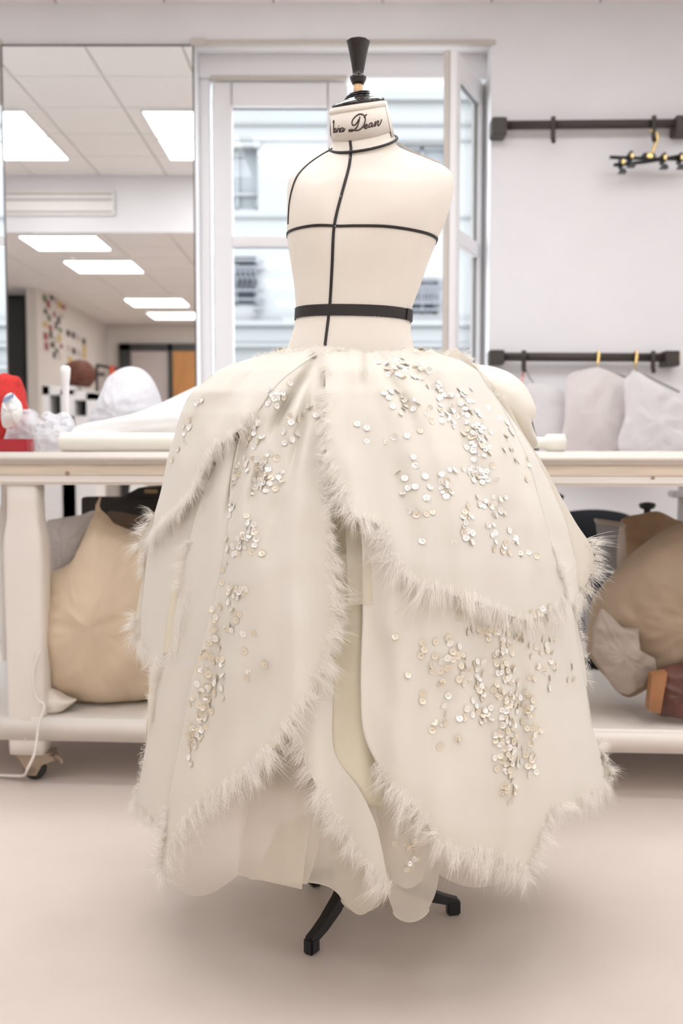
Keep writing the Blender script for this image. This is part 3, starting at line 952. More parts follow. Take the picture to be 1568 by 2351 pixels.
bb = pillow('brown_blanket', [(236, 1240), (246, 1180), (262, 1174), (300, 1180), (340, 1188), (400, 1215), (400, 1260), (300, 1260)], 3.36, .06, 'brown_blanket', crumple=.01, freq=10, seed=35)
tag(bb, 'dark brown folded blanket showing above the beige sack', 'blanket')
dk = MB()
a, b = P(283, 1128, 3.45), P(420, 1140, 3.45)
kk = [P(278, 1141, 3.45), P(318, 1120, 3.45), P(420, 1112, 3.45), P(420, 1141, 3.45)]
for p in kk: p.z = max(p.z, b.z - .002)
k2 = [p + Vector((0, .12, 0)) for p in kk]
dk.add(kk + k2, [(0, 1, 2, 3), (7, 6, 5, 4), (0, 4, 5, 1), (1, 5, 6, 2), (2, 6, 7, 3), (3, 7, 4, 0)])
dko = dk.build('black_case', 'black_satin')
dko.location.z = .0
tag(dko, 'black slanted case lying on top of the dark board under the table', 'case')
q = P(346, 1128, 3.44); MB().bbox(q.x - .022, q.x + .022, q.y - .004, q.y + .012, q.z - .007, q.z + .007, .002).build('brown_label', 'kraft_paper', dko)
wc = pillow('white_rag', [(80, 1632), (80, 1600), (88, 1582), (112, 1578), (132, 1590), (150, 1602), (176, 1606), (160, 1620), (140, 1634), (110, 1638)], 2.985, .04, 'table_laminate', crumple=.008, freq=18, seed=37, floor=SH1)
tag(wc, 'folded white rag on the shelf edge below the beige sack', 'rag')
cb_pts = [(96, 1490), (82, 1530), (80, 1580), (90, 1605), (105, 1618)]
cable = [tl(x, y) + Vector((0, -.012, 0)) for x, y in cb_pts] + [tl(96, 1660) + Vector((0, -.03, 0)), tl(92, 1715) + Vector((0, -.05, 0)), tl(75, 1755) + Vector((0, -.055, 0))]
z_f = [P(55, 1780, depth_at(1782, .02)), P(28, 1781, depth_at(1782, .012)), P(-30, 1779, depth_at(1780, .006)), P(-90, 1776, depth_at(1777, .006))]
pth = catmull([tuple(p) for p in cable + z_f], 60)
tag(MB().tube([tuple(p) for p in pth], .0045, 8).build('white_cable', 'white_cable', None, True), 'white cable hanging down the table leg and onto the floor', 'cable')

# ------------------------------------------------------------------ behind and under the table, right
sr = pillow('brown_sack', [(1352, 1500), (1356, 1420), (1362, 1385), (1384, 1350), (1420, 1310), (1460, 1270), (1500, 1238), (1545, 1210), (1620, 1190), (1700, 1230), (1740, 1330), (1745, 1450), (1700, 1540),
                           (1600, 1550), (1530, 1520), (1500, 1560), (1465, 1580), (1440, 1598), (1420, 1590), (1395, 1560)],
             3.05, .2, 'sack_taupe', crumple=.026, freq=6, seed=41, n=170, rings=22, floor=SH1)
tag(sr, 'large taupe plastic-wrapped sack on the lower shelf right of the dress', 'sack')
wp = pillow('white_plastic_flap', [(1358, 1500), (1362, 1440), (1380, 1394), (1402, 1412), (1428, 1440), (1467, 1443), (1463, 1490), (1480, 1498), (1504, 1512), (1508, 1540), (1480, 1574), (1442, 1596), (1420, 1589), (1394, 1558)],
            2.87, .03, 'white_plastic_bag', crumple=.012, freq=19, seed=43, sharp=True, n=120)
tag(wp, 'pale crumpled plastic bag hanging at the front of the taupe sack', 'bag')
kp_ = pillow('paper_bag', [(1425, 1320), (1420, 1260), (1424, 1200), (1440, 1186), (1470, 1180), (1510, 1174), (1550, 1192), (1600, 1215), (1600, 1300), (1500, 1340)], 3.36, .06, 'kraft_paper', crumple=.02, freq=10, seed=45)
tag(kp_, 'brown crumpled paper bag behind the taupe sack', 'bag')
# clear box
q0, q1 = P(1372, 1200, 3.05), P(1438, 1300, 3.05)
cbx = MB()
o = [P(1372, 1199, 3.17), P(1434, 1208, 3.14), P(1440, 1300, 3.14), P(1386, 1320, 3.17)]
o2 = [p + Vector((.02, .11, 0)) for p in o]
cbx.add(o + o2, [(0, 1, 2, 3), (7, 6, 5, 4), (1, 5, 6, 2), (2, 6, 7, 3), (3, 7, 4, 0)])
cbo = cbx.build('clear_box', 'clear_plastic')
tag(cbo, 'clear plastic storage box tilted beside the brown paper bag', 'box')
MB().tube([o[0], o[1], o2[1], o2[0]], .005, 8, closed=True).build('rim', 'white_plastic_bag', cbo)
# tan leather bundle
tlb = pillow('leather_bundle', [(1488, 1600), (1492, 1570), (1506, 1545), (1530, 1530), (1580, 1525), (1640, 1540), (1660, 1600), (1600, 1650), (1545, 1646), (1510, 1640)], 2.845, .05, 'dark_red_leather', crumple=.012, freq=24, seed=47, floor=SH1)
tag(tlb, 'dark reddish brown leather bundle under the taupe sack', 'bundle')
o = [P(1489, 1632, 2.785), P(1497, 1550, 2.785), P(1533, 1545, 2.785), P(1516, 1640, 2.785)]
for p in o: p.z = max(p.z, SH1 + .002)
o2 = [p + Vector((.005, .05, 0)) for p in o]
lb2 = MB().add(o + o2, [(0, 1, 2, 3), (7, 6, 5, 4), (0, 4, 5, 1), (1, 5, 6, 2), (2, 6, 7, 3), (3, 7, 4, 0)]).build('tan_flap', 'tan_leather', tlb)
tag(lb2, 'tan leather flap')
# office chair by the wall
YCH = 4.45
ch = thing('office_chair', (P(1370, 1200, YCH).x, YCH, 0), 'black office chair between the table and the white wall', 'chair')
pillow('backrest', [(1240, 1290), (1262, 1215), (1290, 1180), (1340, 1170), (1400, 1172), (1450, 1186), (1480, 1225), (1470, 1300), (1360, 1310)], YCH, .05, 'chair_black', ch)
pz = P(1370, 1330, YCH - .3).z
pillow('seat', [(1225, 1350), (1235, 1330), (1300, 1320), (1440, 1320), (1490, 1332), (1495, 1352), (1440, 1366), (1280, 1366)], YCH - .3, .24, 'chair_black', ch)
xb_ = P(1365, 1200, YCH - .3).x
MB().tube([(xb_, YCH - .3, pz - .03), (xb_, YCH - .3, .09)], .03, 14).build('gas_lift', 'grey_metal', ch)
MB().tube([(xb_, YCH - .3, pz - .02), (xb_, YCH + .06, pz - .02), (xb_, YCH + .07, pz + .2)], .02, 10).build('back_bracket', 'black_satin', ch)
for k in range(5):
    a = 2 * math.pi * k / 5 + .3
    e_ = Vector((xb_ + .27 * math.cos(a), YCH - .3 + .27 * math.sin(a), .065))
    MB().tube([(xb_, YCH - .3, .10), e_], [.026, .016], 10).build('base_arm', 'black_satin', ch)
    MB().lathe([(.012, -.02), (.027, -.018), (.027, .018), (.012, .02)], Matrix.Translation((e_.x, e_.y, .027)) @ Matrix.Rotation(a, 4, 'Z') @ Matrix.Rotation(math.pi / 2, 4, 'X'), 16).build('caster', 'caster_rubber', ch)
ar = P(1300, 1140, YCH)
MB().tube([P(1262, 1185, YCH - .05), P(1272, 1150, YCH - .06), P(1282, 1132, YCH - .06)], [.028, .034, .03], 12).build('arm_pad', 'chair_black', ch, True)
# knobbed stand and grey post behind the table
ks = thing('knob_stand', (P(1484, 1200, 3.72).x, 3.72, 0), 'black stand with a round knob top behind the brown paper bag', 'stand')
k0 = P(1486, 1160, 3.72)
MB().lathe([(.012, -.05), (.012, -.016), (.025, -.012), (.032, 0), (.028, .008), (.01, .012)], Matrix.Translation(k0), 20).build('knob', 'black_satin', ks, True)
MB().tube([(k0.x, 3.72, .02), k0 - Vector((0, 0, .03))], .012, 10).build('pole', 'black_satin', ks)
MB().lathe([(.10, 0), (.10, .015), (.02, .03)], Matrix.Translation((k0.x, 3.72, 0)), 24).build('base', 'black_satin', ks)
gp = thing('grey_post', (P(1566, 1150, 4.3).x, 4.3, 0), 'grey metal post with clamp at the right edge under the table', 'post')
g0 = P(1566, 1112, 4.3)
MB().tube([(g0.x, 4.3, 0), (g0.x, 4.3, g0.z)], .018, 12).build('pole', 'grey_metal', gp)
MB().bbox(g0.x - .05, g0.x + .03, 4.26, 4.34, P(0, 1142, 4.3).z, P(0, 1126, 4.3).z, .006).build('clamp', 'grey_metal', gp)

# ------------------------------------------------------------------ rails on the wall
YR = YW - .07
def PR(x, y): return P(x, y, YR)
def wall_rail(pa, pb, zoff, name, label, caps, pegs, pegdrop, rings_):
    a, b = PR(*pa), PR(*pb)
    t = thing(name, (a.x, YR, a.z), label, 'rail')
    d = (b - a)
    MB().tube([a, b], .0225, 14).build('rail', 'rail_iron', t, True)
    for f, drop in caps:
        c = a + d * f
        m_ = MB().bbox(c.x - .045, c.x + .03, YR - .035, YW, c.z - drop, c.z + .032, .005)
        m_.build('bracket', 'rail_iron', t)
    for px, py in pegs:
        c = PR(px, py)
        zc = a.z + d.z * (c.x - a.x) / d.x
        m_ = MB().tube([(c.x, YR - .03, zc + .028), (c.x, YR - .034, zc), (c.x, YR - .03, zc - .03), (c.x, YR - .03, zc - pegdrop), (c.x, YR - .045, zc - pegdrop - .02)], .012, 8)
        m_.build('peg', 'rail_iron', t)
    for px, py in rings_:
        c = PR(px, py)
        zc = a.z + d.z * (c.x - a.x) / d.x
        m_ = MB().tube([(c.x, YR + .03 * math.cos(k * .5236), zc + .03 * math.sin(k * .5236)) for k in range(12)], .006, 6, closed=True)
        m_.build('ring', 'brass', t)
    return t
wall_rail((1140, 288), (1700, 282.5), 0, 'wall_rail', 'upper dark iron clothes rail on the white wall', [(.015, .055), (.765, .055)], [(1267, 290), (1497, 286)], .075, [])
wall_rail((1130, 819), (1558, 821), 0, 'wall_rail', 'lower dark iron clothes rail on the white wall above the table', [(.03, .04), (.965, .045)], [(1200, 822), (1495, 824)], .055, [(1372, 821), (1459, 821), (1555, 821)])

# clip hanger on the upper rail
YH = YR - .05
def PH(x, y, dy=0): return P(x, y, YH + dy)
hg = thing('clip_hanger', PH(1496, 362), 'black folding clip hanger with brass pins on the upper rail', 'hanger')
hook = [(1492, 300), (1505, 303), (1509, 318), (1504, 334), (1499, 346), (1497, 358)]
MB().tube([tuple(p) for p in catmull([tuple(PH(x, y, .02)) for x, y in hook], 24)], .008, 8).build('hook', 'brass', hg, True)
MB().bbox(PH(1480, 0).x, PH(1511, 0).x, YH - .02, YH + .02, PH(0, 368).z, PH(0, 352).z, .008).build('hub', 'black_satin', hg)
MB().bbox(PH(1489, 0).x, PH(1502, 0).x, YH - .03, YH - .02, PH(0, 366).z, PH(0, 356).z, .003).build('hub_plate', 'brass', hg)
MB().tube([PH(1400, 361), PH(1480, 364), PH(1600, 366)], .009, 8).build('bar', 'black_satin', hg)
MB().tube([PH(1409, 379, -.02), PH(1480, 372, -.02), PH(1600, 352, -.02)], .009, 8).build('bar', 'black_satin', hg)
for x, y in ((1431, 378), (1451, 364), (1527, 368), (1566, 368)):
    m_ = MB()
    m_.bbox(PH(x - 4, 0).x, PH(x + 4, 0).x, YH - .045, YH + .02, PH(0, y + 9).z, PH(0, y - 13).z, .004)
    w_ = [PH(x - 4, y + 8, -.03), PH(x + 4, y + 8, -.03), PH(x + 9, y + 17, -.03), PH(x - 9, y + 17, -.03)]
    w2_ = [p + Vector((0, .04, 0)) for p in w_]
    m_.add(w_ + w2_, [(0, 1, 2, 3), (7, 6, 5, 4), (0, 4, 5, 1), (1, 5, 6, 2), (2, 6, 7, 3), (3, 7, 4, 0)])
    cl = m_.build('clip', 'black_satin', hg)
    MB().bbox(PH(x - 3, 0).x, PH(x + 3, 0).x, YH - .055, YH - .04, PH(0, y + 5).z, PH(0, y - 5).z, .002).build('pin', 'brass', cl)
# pale garments on the lower rail
g1 = pillow('hanging_garment', [(1296, 1040), (1296, 960), (1300, 880), (1310, 858), (1345, 848), (1372, 842), (1395, 850), (1425, 864), (1440, 880), (1436, 960), (1430, 1040)], YR - .13, .035, 'pink_garment', crumple=.014, freq=9, seed=51, n=110)
tag(g1, 'pale pink garment hanging from the lower rail, left of the white one', 'garment')
def hang_wire(g, x, yb, lx, rx, ys, yg_):
    c = PR(x, 821); c.z += 0
    y_ = yg_
    MB().tube([(c.x, YR + .02, c.z + .026), (c.x, YR - .026, c.z + .026), P(x, 836, YR - .05), P(x, yb, y_)], .005, 6).build('hanger_hook', 'brass', g)
    MB().tube([P(lx, ys, y_), P(x, yb, y_), P(rx, ys, y_)], .006, 6).build('hanger_wire', 'grey_metal', g)
hang_wire(g1, 1372, 842, 1306, 1436, 866, YR - .13)
g2 = pillow('hanging_garment', [(1428, 1040), (1436, 950), (1432, 880), (1445, 862), (1459, 850), (1500, 876), (1540, 905), (1580, 935), (1590, 1040)], YR - .245, .03, 'white_garment', crumple=.014, freq=9, seed=53, n=110)
tag(g2, 'sheer white garment hanging from the lower rail at the right edge', 'garment')
hang_wire(g2, 1459, 850, 1434, 1560, 900, YR - .245)
g3 = pillow('garment_cover', [(1215, 1040), (1205, 900), (1240, 880), (1290, 900), (1305, 960), (1300, 1040)], YR - .06, .02, 'white_garment', crumple=.008, freq=9, seed=55)
tag(g3, 'thin translucent cover hanging on the wall left of the pink garment', 'cover')
MB().tube([PR(1203, 838), PR(1216, 868), PR(1230, 886)], .004, 6).build('cord', 'grey_metal', g3)
pr_ = MB()
rows = []
for k, (x, y) in enumerate(catmull([(1206, 832), (1204, 845), (1200, 860), (1198, 880), (1202, 888)], 14)):
    p = P(x, y, YR - .03 + .01 * math.sin(k))
    rows.append([p + Vector((-.007, 0, 0)), p + Vector((.007, .003, 0))])
pr_.grid(rows)
rbn = pr_.build('pink_ribbon', 'pink_ribbon')
sm = rbn.modifiers.new('thickness', 'SOLIDIFY'); sm.thickness = .002
tag(rbn, 'small pink ribbon hanging from the left peg of the lower rail', 'ribbon')

# ------------------------------------------------------------------ dress form
form = thing('dress_form', (P(822, 2110, DF).x, DF, 0), 'cream linen dress form with black style tapes and black finial', 'dress form')
TS = [  # y, left, right, half depth (m)
    (322, 765, 905, .0625), (335, 762, 908, .065), (345, 751, 924, .068), (357, 733, 958, .072), (370, 709, 1000, .078), (382, 690, 1024, .083), (396, 673, 1037, .088), (412, 662, 1042, .092),
    (440, 659, 1041, .102), (480, 659, 1032, .112), (515, 659, 1020, .118), (540, 659, 1009, .119), (570, 662, 996, .117), (600, 667, 984, .112),
    (650, 675, 967, .100), (700, 679, 948, .092), (725, 680, 941, .090), (745, 677, 942, .091), (770, 670, 944, .096), (800, 659, 949, .104), (840, 645, 960, .112), (900, 640, 965, .116)]
ty = np.array([t[0] for t in TS], float)
def tor(y):
    return [float(np.interp(y, ty, [t[k] for t in TS])) for k in (1, 2, 3)]
# smooth the profile
yy_ = np.linspace(322, 900, 150)
prof_ = np.stack([np.interp(yy_, ty, [t[k] for t in TS]) for k in (1, 2, 3)], 1)
for _ in range(6):
    prof_[1:-1] = (prof_[:-2] + 2 * prof_[1:-1] + prof_[2:]) / 4
def torp(y, k): return float(np.interp(y, yy_, prof_[:, k]))
def torso_point(a, y, infl=0.0):
    """a: 0 = right side, pi/2 = front, pi = left side; y: photo row of the ring where it meets the outline"""
    l, r, hd = torp(y, 0), torp(y, 1), torp(y, 2)
    pl, pr = P(l, y, DF), P(r, y, DF)
    cx, hw = (pl.x + pr.x) / 2, (pr.x - pl.x) / 2
    c, s = math.cos(a), math.sin(a)
    q_ = min(1, max(0, (y - 390) / 90)); e = 1 - .12 * q_ * q_ * (3 - 2 * q_)
    px = cx + (hw + infl) * math.copysign(abs(c) ** e, c)
    d = (hd + infl) * math.copysign(abs(s) ** e, s)
    if s > 0:      # chest relief: centre front faces left of the camera
        u = (px - cx) / hw
        for u0, sg in ((-.62, .22), (.28, .30)):
            d += .013 * math.exp(-((u - u0) / sg) ** 2 - ((y - 492) / 70) ** 2)
        d -= .006 * math.exp(-((u + .32) / .12) ** 2 - ((y - 500) / 90) ** 2)
    kz = min(1, max(0, (455 - y) / 125)); kz = kz * kz * (3 - 2 * kz)
    return Vector((px, DF - d, pl.z - .5 * kz * d))
NA = 96
rows = []
for y in np.concatenate([np.linspace(322, 420, 34), np.linspace(425, 900, 84)]):
    rows.append([torso_point(2 * math.pi * k / NA, y) for k in range(NA)])
tb = MB()
vs_ = [p for r in rows for p in r]; fs_ = []
for j in range(len(rows) - 1):
    for k in range(NA):
        l = (k + 1) % NA
        fs_.append((j * NA + k, j * NA + l, (j + 1) * NA + l, (j + 1) * NA + k))
fs_.append(tuple(range(NA))); fs_.append(tuple((len(rows) - 1) * NA + k for k in range(NA))[::-1])
torso = tb.add(vs_, fs_).build('torso', 'linen', form, True)
# neck: rings leaning like in the photo
NC0, NC1 = P(834, 331, DF), P(822, 242, DF)
HW0, HW1 = (P(904, 331, DF).x - P(764, 331, DF).x) / 2, (P(885, 242, DF).x - P(760, 242, DF).x) / 2
def neck_point(a, v, infl=0.0):
    """v 0 bottom ... 1 top"""
    c = NC0.lerp(NC1, v)
    hw = HW0 + (HW1 - HW0) * v + infl
    if v < .12: hw += .004 * (1 - max(0, v) / .12) ** 2
    hd = hw * .94
    x, d = hw * math.cos(a), hd * math.sin(a)
    sl = .17 + (.145 - .17) * v
    ft = .50 + (.30 - .50) * v
    return Vector((c.x + x, DF - .004 - d, c.z + x * sl - d * ft))
rows = [[neck_point(2 * math.pi * k / 64, v) for k in range(64)] for v in np.linspace(-.06, 1, 20)]
nb = MB(); vs_ = [p for r in rows for p in r]; fs_ = []
for j in range(len(rows) - 1):
    for k in range(64):
        l = (k + 1) % 64
        fs_.append((j * 64 + k, j * 64 + l, (j + 1) * 64 + l, (j + 1) * 64 + k))
fs_.append(tuple(range(64))); fs_.append(tuple((len(rows) - 1) * 64 + k for k in range(64))[::-1])
neck = nb.add(vs_, fs_).build('neck', 'linen', form, True)
def bvh_of(obs):
    vv, ff, own = [], [], []
    for ob in obs:
        o = len(vv); loc = world_loc(ob)
        vv += [v.co + loc for v in ob.data.vertices]
        for p in ob.data.polygons:
            ff.append([i + o for i in p.vertices]); own.append(ob)
    return BVHTree.FromPolygons(vv, ff), own
CAMV = Vector((0, 0, CAM_Z))
bv_t, own_t = bvh_of([torso, neck])
def hit_t(x, y):
    r = bv_t.ray_cast(CAMV, ray(x, y), 10)
    return (r[0], r[1]) if r[0] is not None else (P(x, y, DF), Vector((0, -1, 0)))
def ribbon(pts, width, lift=.0012, thick=.0012):
    """flat tape along (position, normal) pairs, with thickness"""
    m_ = MB()
    n = len(pts); vs_ = []
    for i, (p, nn) in enumerate(pts):
        t = pts[min(i + 1, n - 1)][0] - pts[max(i - 1, 0)][0]
        t = t.normalized() if t.length > 1e-9 else Vector((0, 0, 1))
        if nn.dot(CAMV - p) < 0: nn = -nn
        s = t.cross(nn).normalized() * width / 2
        b = p + nn * lift
        vs_ += [b - s - nn * thick, b - s + nn * thick * .6, b + s + nn * thick * .6, b + s - nn * thick]
    fs_ = []
    for i in range(n - 1):
        for k in range(4):
            l = (k + 1) % 4
            fs_.append((i * 4 + k, i * 4 + l, (i + 1) * 4 + l, (i + 1) * 4 + k))
    fs_ += [(0, 1, 2, 3), tuple((n - 1) * 4 + k for k in (3, 2, 1, 0))]
    return m_.add(vs_, fs_)
def px_tape(px, width, name, material, parent, n=60, lift=.0012):
    c = catmull(px, n)
    return ribbon([hit_t(x, y) for x, y in c], width, lift).build(name, material, parent)
pxm = 1 / 1109.0                 # metres per photo pixel at the form
px_tape([(803, 316), (805, 332), (806, 346), (801, 385), (786, 440), (773, 490), (766, 530), (763, 600), (760, 660), (757, 705), (753, 740), (748, 780), (744, 815)], 6.0 * pxm, 'centre_tape', 'tape_black', form, 120)
px_tape([(763, 342), (735, 358), (706, 379), (684, 403), (672, 432), (665.5, 462), (663, 490), (662, 515)], 4.2 * pxm, 'shoulder_tape', 'tape_black', form, 60)
px_tape([(903, 322), (940, 343), (985, 364), (1010, 374)], 1.6 * pxm, 'shoulder_seam', 'seam_thread', form, 40, .0004)
px_tape([(886, 237), (893, 275), (901, 315)], 1.6 * pxm, 'neck_seam', 'seam_thread', form, 30, .0018)
# horizontal tapes run all the way round
def ring_tape(y_left, y_right, half_px, name, infl=.0012, width_top=None):
    rows = []
    for dv in (-half_px, half_px):
        for inf in ((infl, infl - .0016) if dv > 0 else (infl - .0016, infl)):
            rows.append([torso_point(a, (y_left + y_right) / 2 + dv + math.cos(a) * (y_right - y_left) / 2, inf) for a in np.linspace(0, 2 * math.pi, 121)[:-1]])
    rows = [rows[0], rows[1], rows[2], rows[3]]
    m_ = MB(); vs_ = [p for r in rows for p in r]; fs_ = []
    for j in range(4):
        for k in range(120):
            l = (k + 1) % 120
            fs_.append((j * 120 + k, j * 120 + l, ((j + 1) % 4) * 120 + l, ((j + 1) % 4) * 120 + k))
    return m_.add(vs_, fs_).build(name, 'tape_black', form)
ring_tape(542, 556, 2.9, 'bust_tape', .0016)
bl = ring_tape(722.5, 729, 12.5, 'waist_belt', .0022)
ov = []
for y in (-12.6, 12.6):
    for a in np.linspace(.42, .12, 8):
        ov.append((a, y))
m_ = MB()
rws = [[torso_point(a, 725.5 + y + math.cos(a) * 3.2, .0042) for a in np.linspace(.52, .10, 10)] for y in (-12.7, 12.7)]
rws2 = [[torso_point(a, 725.5 + y + math.cos(a) * 3.2, .0018) for a in np.linspace(.52, .10, 10)] for y in (12.7, -12.7)]
m_.grid([rws2[1], rws[0], rws[1], rws2[0]])
m_.build('belt_overlap', 'tape_black', bl)
# pins along the tapes
pn = MB()
for x, y in [(700, 730), (727, 729), (729, 728), (760, 728), (803, 728), (812, 727), (860, 728), (868, 728), (897, 732), (903, 732), (690, 538), (735, 533), (820, 528), (880, 529), (940, 533), (782, 452), (770, 520), (804, 365), (775, 344), (850, 342), (880, 335)]:
    p, nn = hit_t(x, y)
    if nn.dot(CAMV - p) < 0: nn = -nn
    pn.lathe([(.0009, 0), (.0009, .0012), (.0004, .0016)], Matrix.Translation(p + nn * .003) @ nn.to_track_quat('Z', 'Y').to_matrix().to_4x4(), 8)
po = pn.build('pins', 'frame_paint', form); po['kind'] = 'stuff'
# neckline tape: closed ring where the neck meets the body
MB().tube([neck_point(a, .0, .0022) for a in np.linspace(0, 2 * math.pi, 73)[:-1]], .0029, 8, closed=True).build('neckline_tape', 'tape_black', form, True)
# cloth label round the upper neck, with the embroidered name
lab_rows = [[neck_point(a, v, inf) for a in np.linspace(.42, math.pi + .9, 70)] for v, inf in ((.24, 0), (.24, .0022), (.97, .0022), (.97, 0))]
lbl = MB().grid(lab_rows).build('neck_label', 'label_cloth', form, True)
fold = [[neck_point(a, v, inf) for a in np.linspace(.42, math.pi + .9, 70)] for v, inf in ((.86, .0022), (.862, .0034), (.97, .0034), (1.0, .0006))]
MB().grid(fold).build('folded_edge', 'label_cloth', lbl, True)
sb_ = [[neck_point(a, v, inf) for a in np.linspace(.18, .46, 10)] for v, inf in ((.1, 0), (.1, .003), (.985, .003), (.985, 0))]
MB().grid(sb_).build('label_end', 'label_cloth', lbl, True)
bv_l, _ = bvh_of([lbl])
def hit_l(x, y):
    r = bv_l.ray_cast(CAMV, ray(x, y), 10)
    return (r[0], r[1]) if r[0] is not None else None
def zl_(p): return (740 + p[0] / 8.394, 80 + p[1] / 8.394)
strokes = {
 'l': [[(210, 1700), (222, 1650), (228, 1680), (222, 1760), (222, 1850), (228, 1890), (238, 1870)]],
 'i': [[(240, 1800), (246, 1850), (252, 1882), (266, 1865)]],
 'v': [[(264, 1800), (272, 1830), (282, 1880), (300, 1835), (308, 1806), (316, 1792)]],
 'i.': [[(338, 1798), (328, 1850), (335, 1878), (352, 1862)], [(318, 1757), (322, 1752)]],
 'a': [[(402, 1798), (378, 1796), (354, 1828), (356, 1866), (374, 1872), (396, 1840), (408, 1796), (398, 1850), (404, 1868), (424, 1846), (442, 1806)]],
 'D': [[(724, 1582), (708, 1660), (676, 1760), (640, 1815), (595, 1852), (540, 1868), (514, 1852), (532, 1832), (590, 1836), (650, 1848), (712, 1836), (775, 1780), (815, 1700), (828, 1620), (806, 1560), (750, 1530),
        (690, 1540), (625, 1590), (580, 1655), (572, 1710), (590, 1744), (630, 1738), (672, 1690), (704, 1630)], [(856, 1534), (826, 1560), (806, 1600)]],
 'e': [[(792, 1786), (835, 1775), (866, 1745), (856, 1728), (834, 1738), (812, 1775), (820, 1806), (850, 1806), (890, 1772)]],
 'a2': [[(958, 1706), (930, 1700), (900, 1738), (896, 1776), (915, 1786), (945, 1748), (964, 1704), (954, 1756), (962, 1776), (985, 1756)]],
 'n': [[(985, 1756), (1010, 1716), (1022, 1676), (1012, 1768), (1040, 1700), (1064, 1662), (1080, 1668), (1068, 1730), (1076, 1758), (1104, 1730), (1130, 1672), (1140, 1634)]],
}
tx = MB()
for k, ss in strokes.items():
    for s in ss:
        c = catmull([zl_(p) for p in s], 8 * len(s))
        pts = [hit_l(x, y) for x, y in c]
        pts = [q[0] + (q[1] if q[1].dot(CAMV - q[0]) > 0 else -q[1]) * .0007 for q in pts if q]
        if len(pts) < 2: continue
        bold = .00115 if k != 'D' else .0013
        tx.tube(pts, bold, 6)
# the capital O turns away round the left side of the neck
O_ = []
for t in np.linspace(0, 2 * math.pi, 40):
    O_.append(neck_point(math.pi + .30 - .17 * math.cos(t) + .05 * math.sin(t), .52 + .25 * math.sin(t), .0029))
tx.tube(O_, .0016, 6, closed=True)
tx.tube([neck_point(math.pi + .30 - .10 * math.cos(t), .70 + .06 * math.sin(t), .0029) for t in np.linspace(0, 4.5, 20)], .0014, 6)
tx.build('embroidered_name', 'embroidery', lbl, True)
# cap, wooden neck pin and turned finial
tilt = Matrix.Rotation(math.radians(8.0), 4, 'Y').inverted()
Mcap = Matrix.Translation(neck_point(0, 1.0).lerp(neck_point(math.pi, 1.0), .5)) @ Matrix.Rotation(math.radians(-8.5), 4, 'Y') @ Matrix.Rotation(math.radians(15), 4, 'X')
CW = HW1 - .0005
MB().lathe([(CW * .97, -.004), (CW, -.001), (CW, .003), (CW * .98, .005), (CW * .62, .0105), (CW * .36, .0145), (CW * .33, .016)], Mcap, 48).build('neck_cap', 'black_gloss', form, True)
ctop = Mcap @ Vector((0, 0, .02))
fx = P(822, 200, DF).x
fz = lambda y: P(822, y, DF).z
Mr = Matrix.Translation((fx, DF, 0))
hb = MB()
for y in (224, 219, 214):
    Mq = Matrix.Translation((fx - .0005 * (y - 219), DF, fz(y))) @ Matrix.Rotation(math.radians(-8), 4, 'Y') @ Matrix.Rotation(math.radians(9), 4, 'X')
    rr = {224: .0255, 219: .0245, 214: .021}[y]
    hb.lathe([(rr - .003, -.0016), (rr, -.0008), (rr, .0008), (rr - .003, .0016)], Mq, 40)
hb.lathe([(.0115, fz(240)), (.0115, fz(214))], Mr, 24)
hb.build('washers', 'black_gloss', form, True)
s_ = pxm
MB().lathe([(10.3 * s_, fz(232)), (10.3 * s_, fz(190))], Mr, 24).build('neck_pin', 'pale_wood', form, True)
fn = MB().lathe([(7 * s_, fz(196)), (12.5 * s_, fz(194)), (15.5 * s_, fz(188)), (18 * s_, fz(182)), (18.8 * s_, fz(177)), (17 * s_, fz(175.5)), (12 * s_, fz(174)), (12.5 * s_, fz(170)), (12.2 * s_, fz(167)),
                 (13.8 * s_, fz(160)), (18.5 * s_, fz(132)), (23.5 * s_, fz(108)), (26.5 * s_, fz(98)), (26.8 * s_, fz(95.5)), (25 * s_, fz(94.6)), (2 * s_, fz(94.8))], Mr, 48)
fn.build('finial', 'black_lathe', form, True)
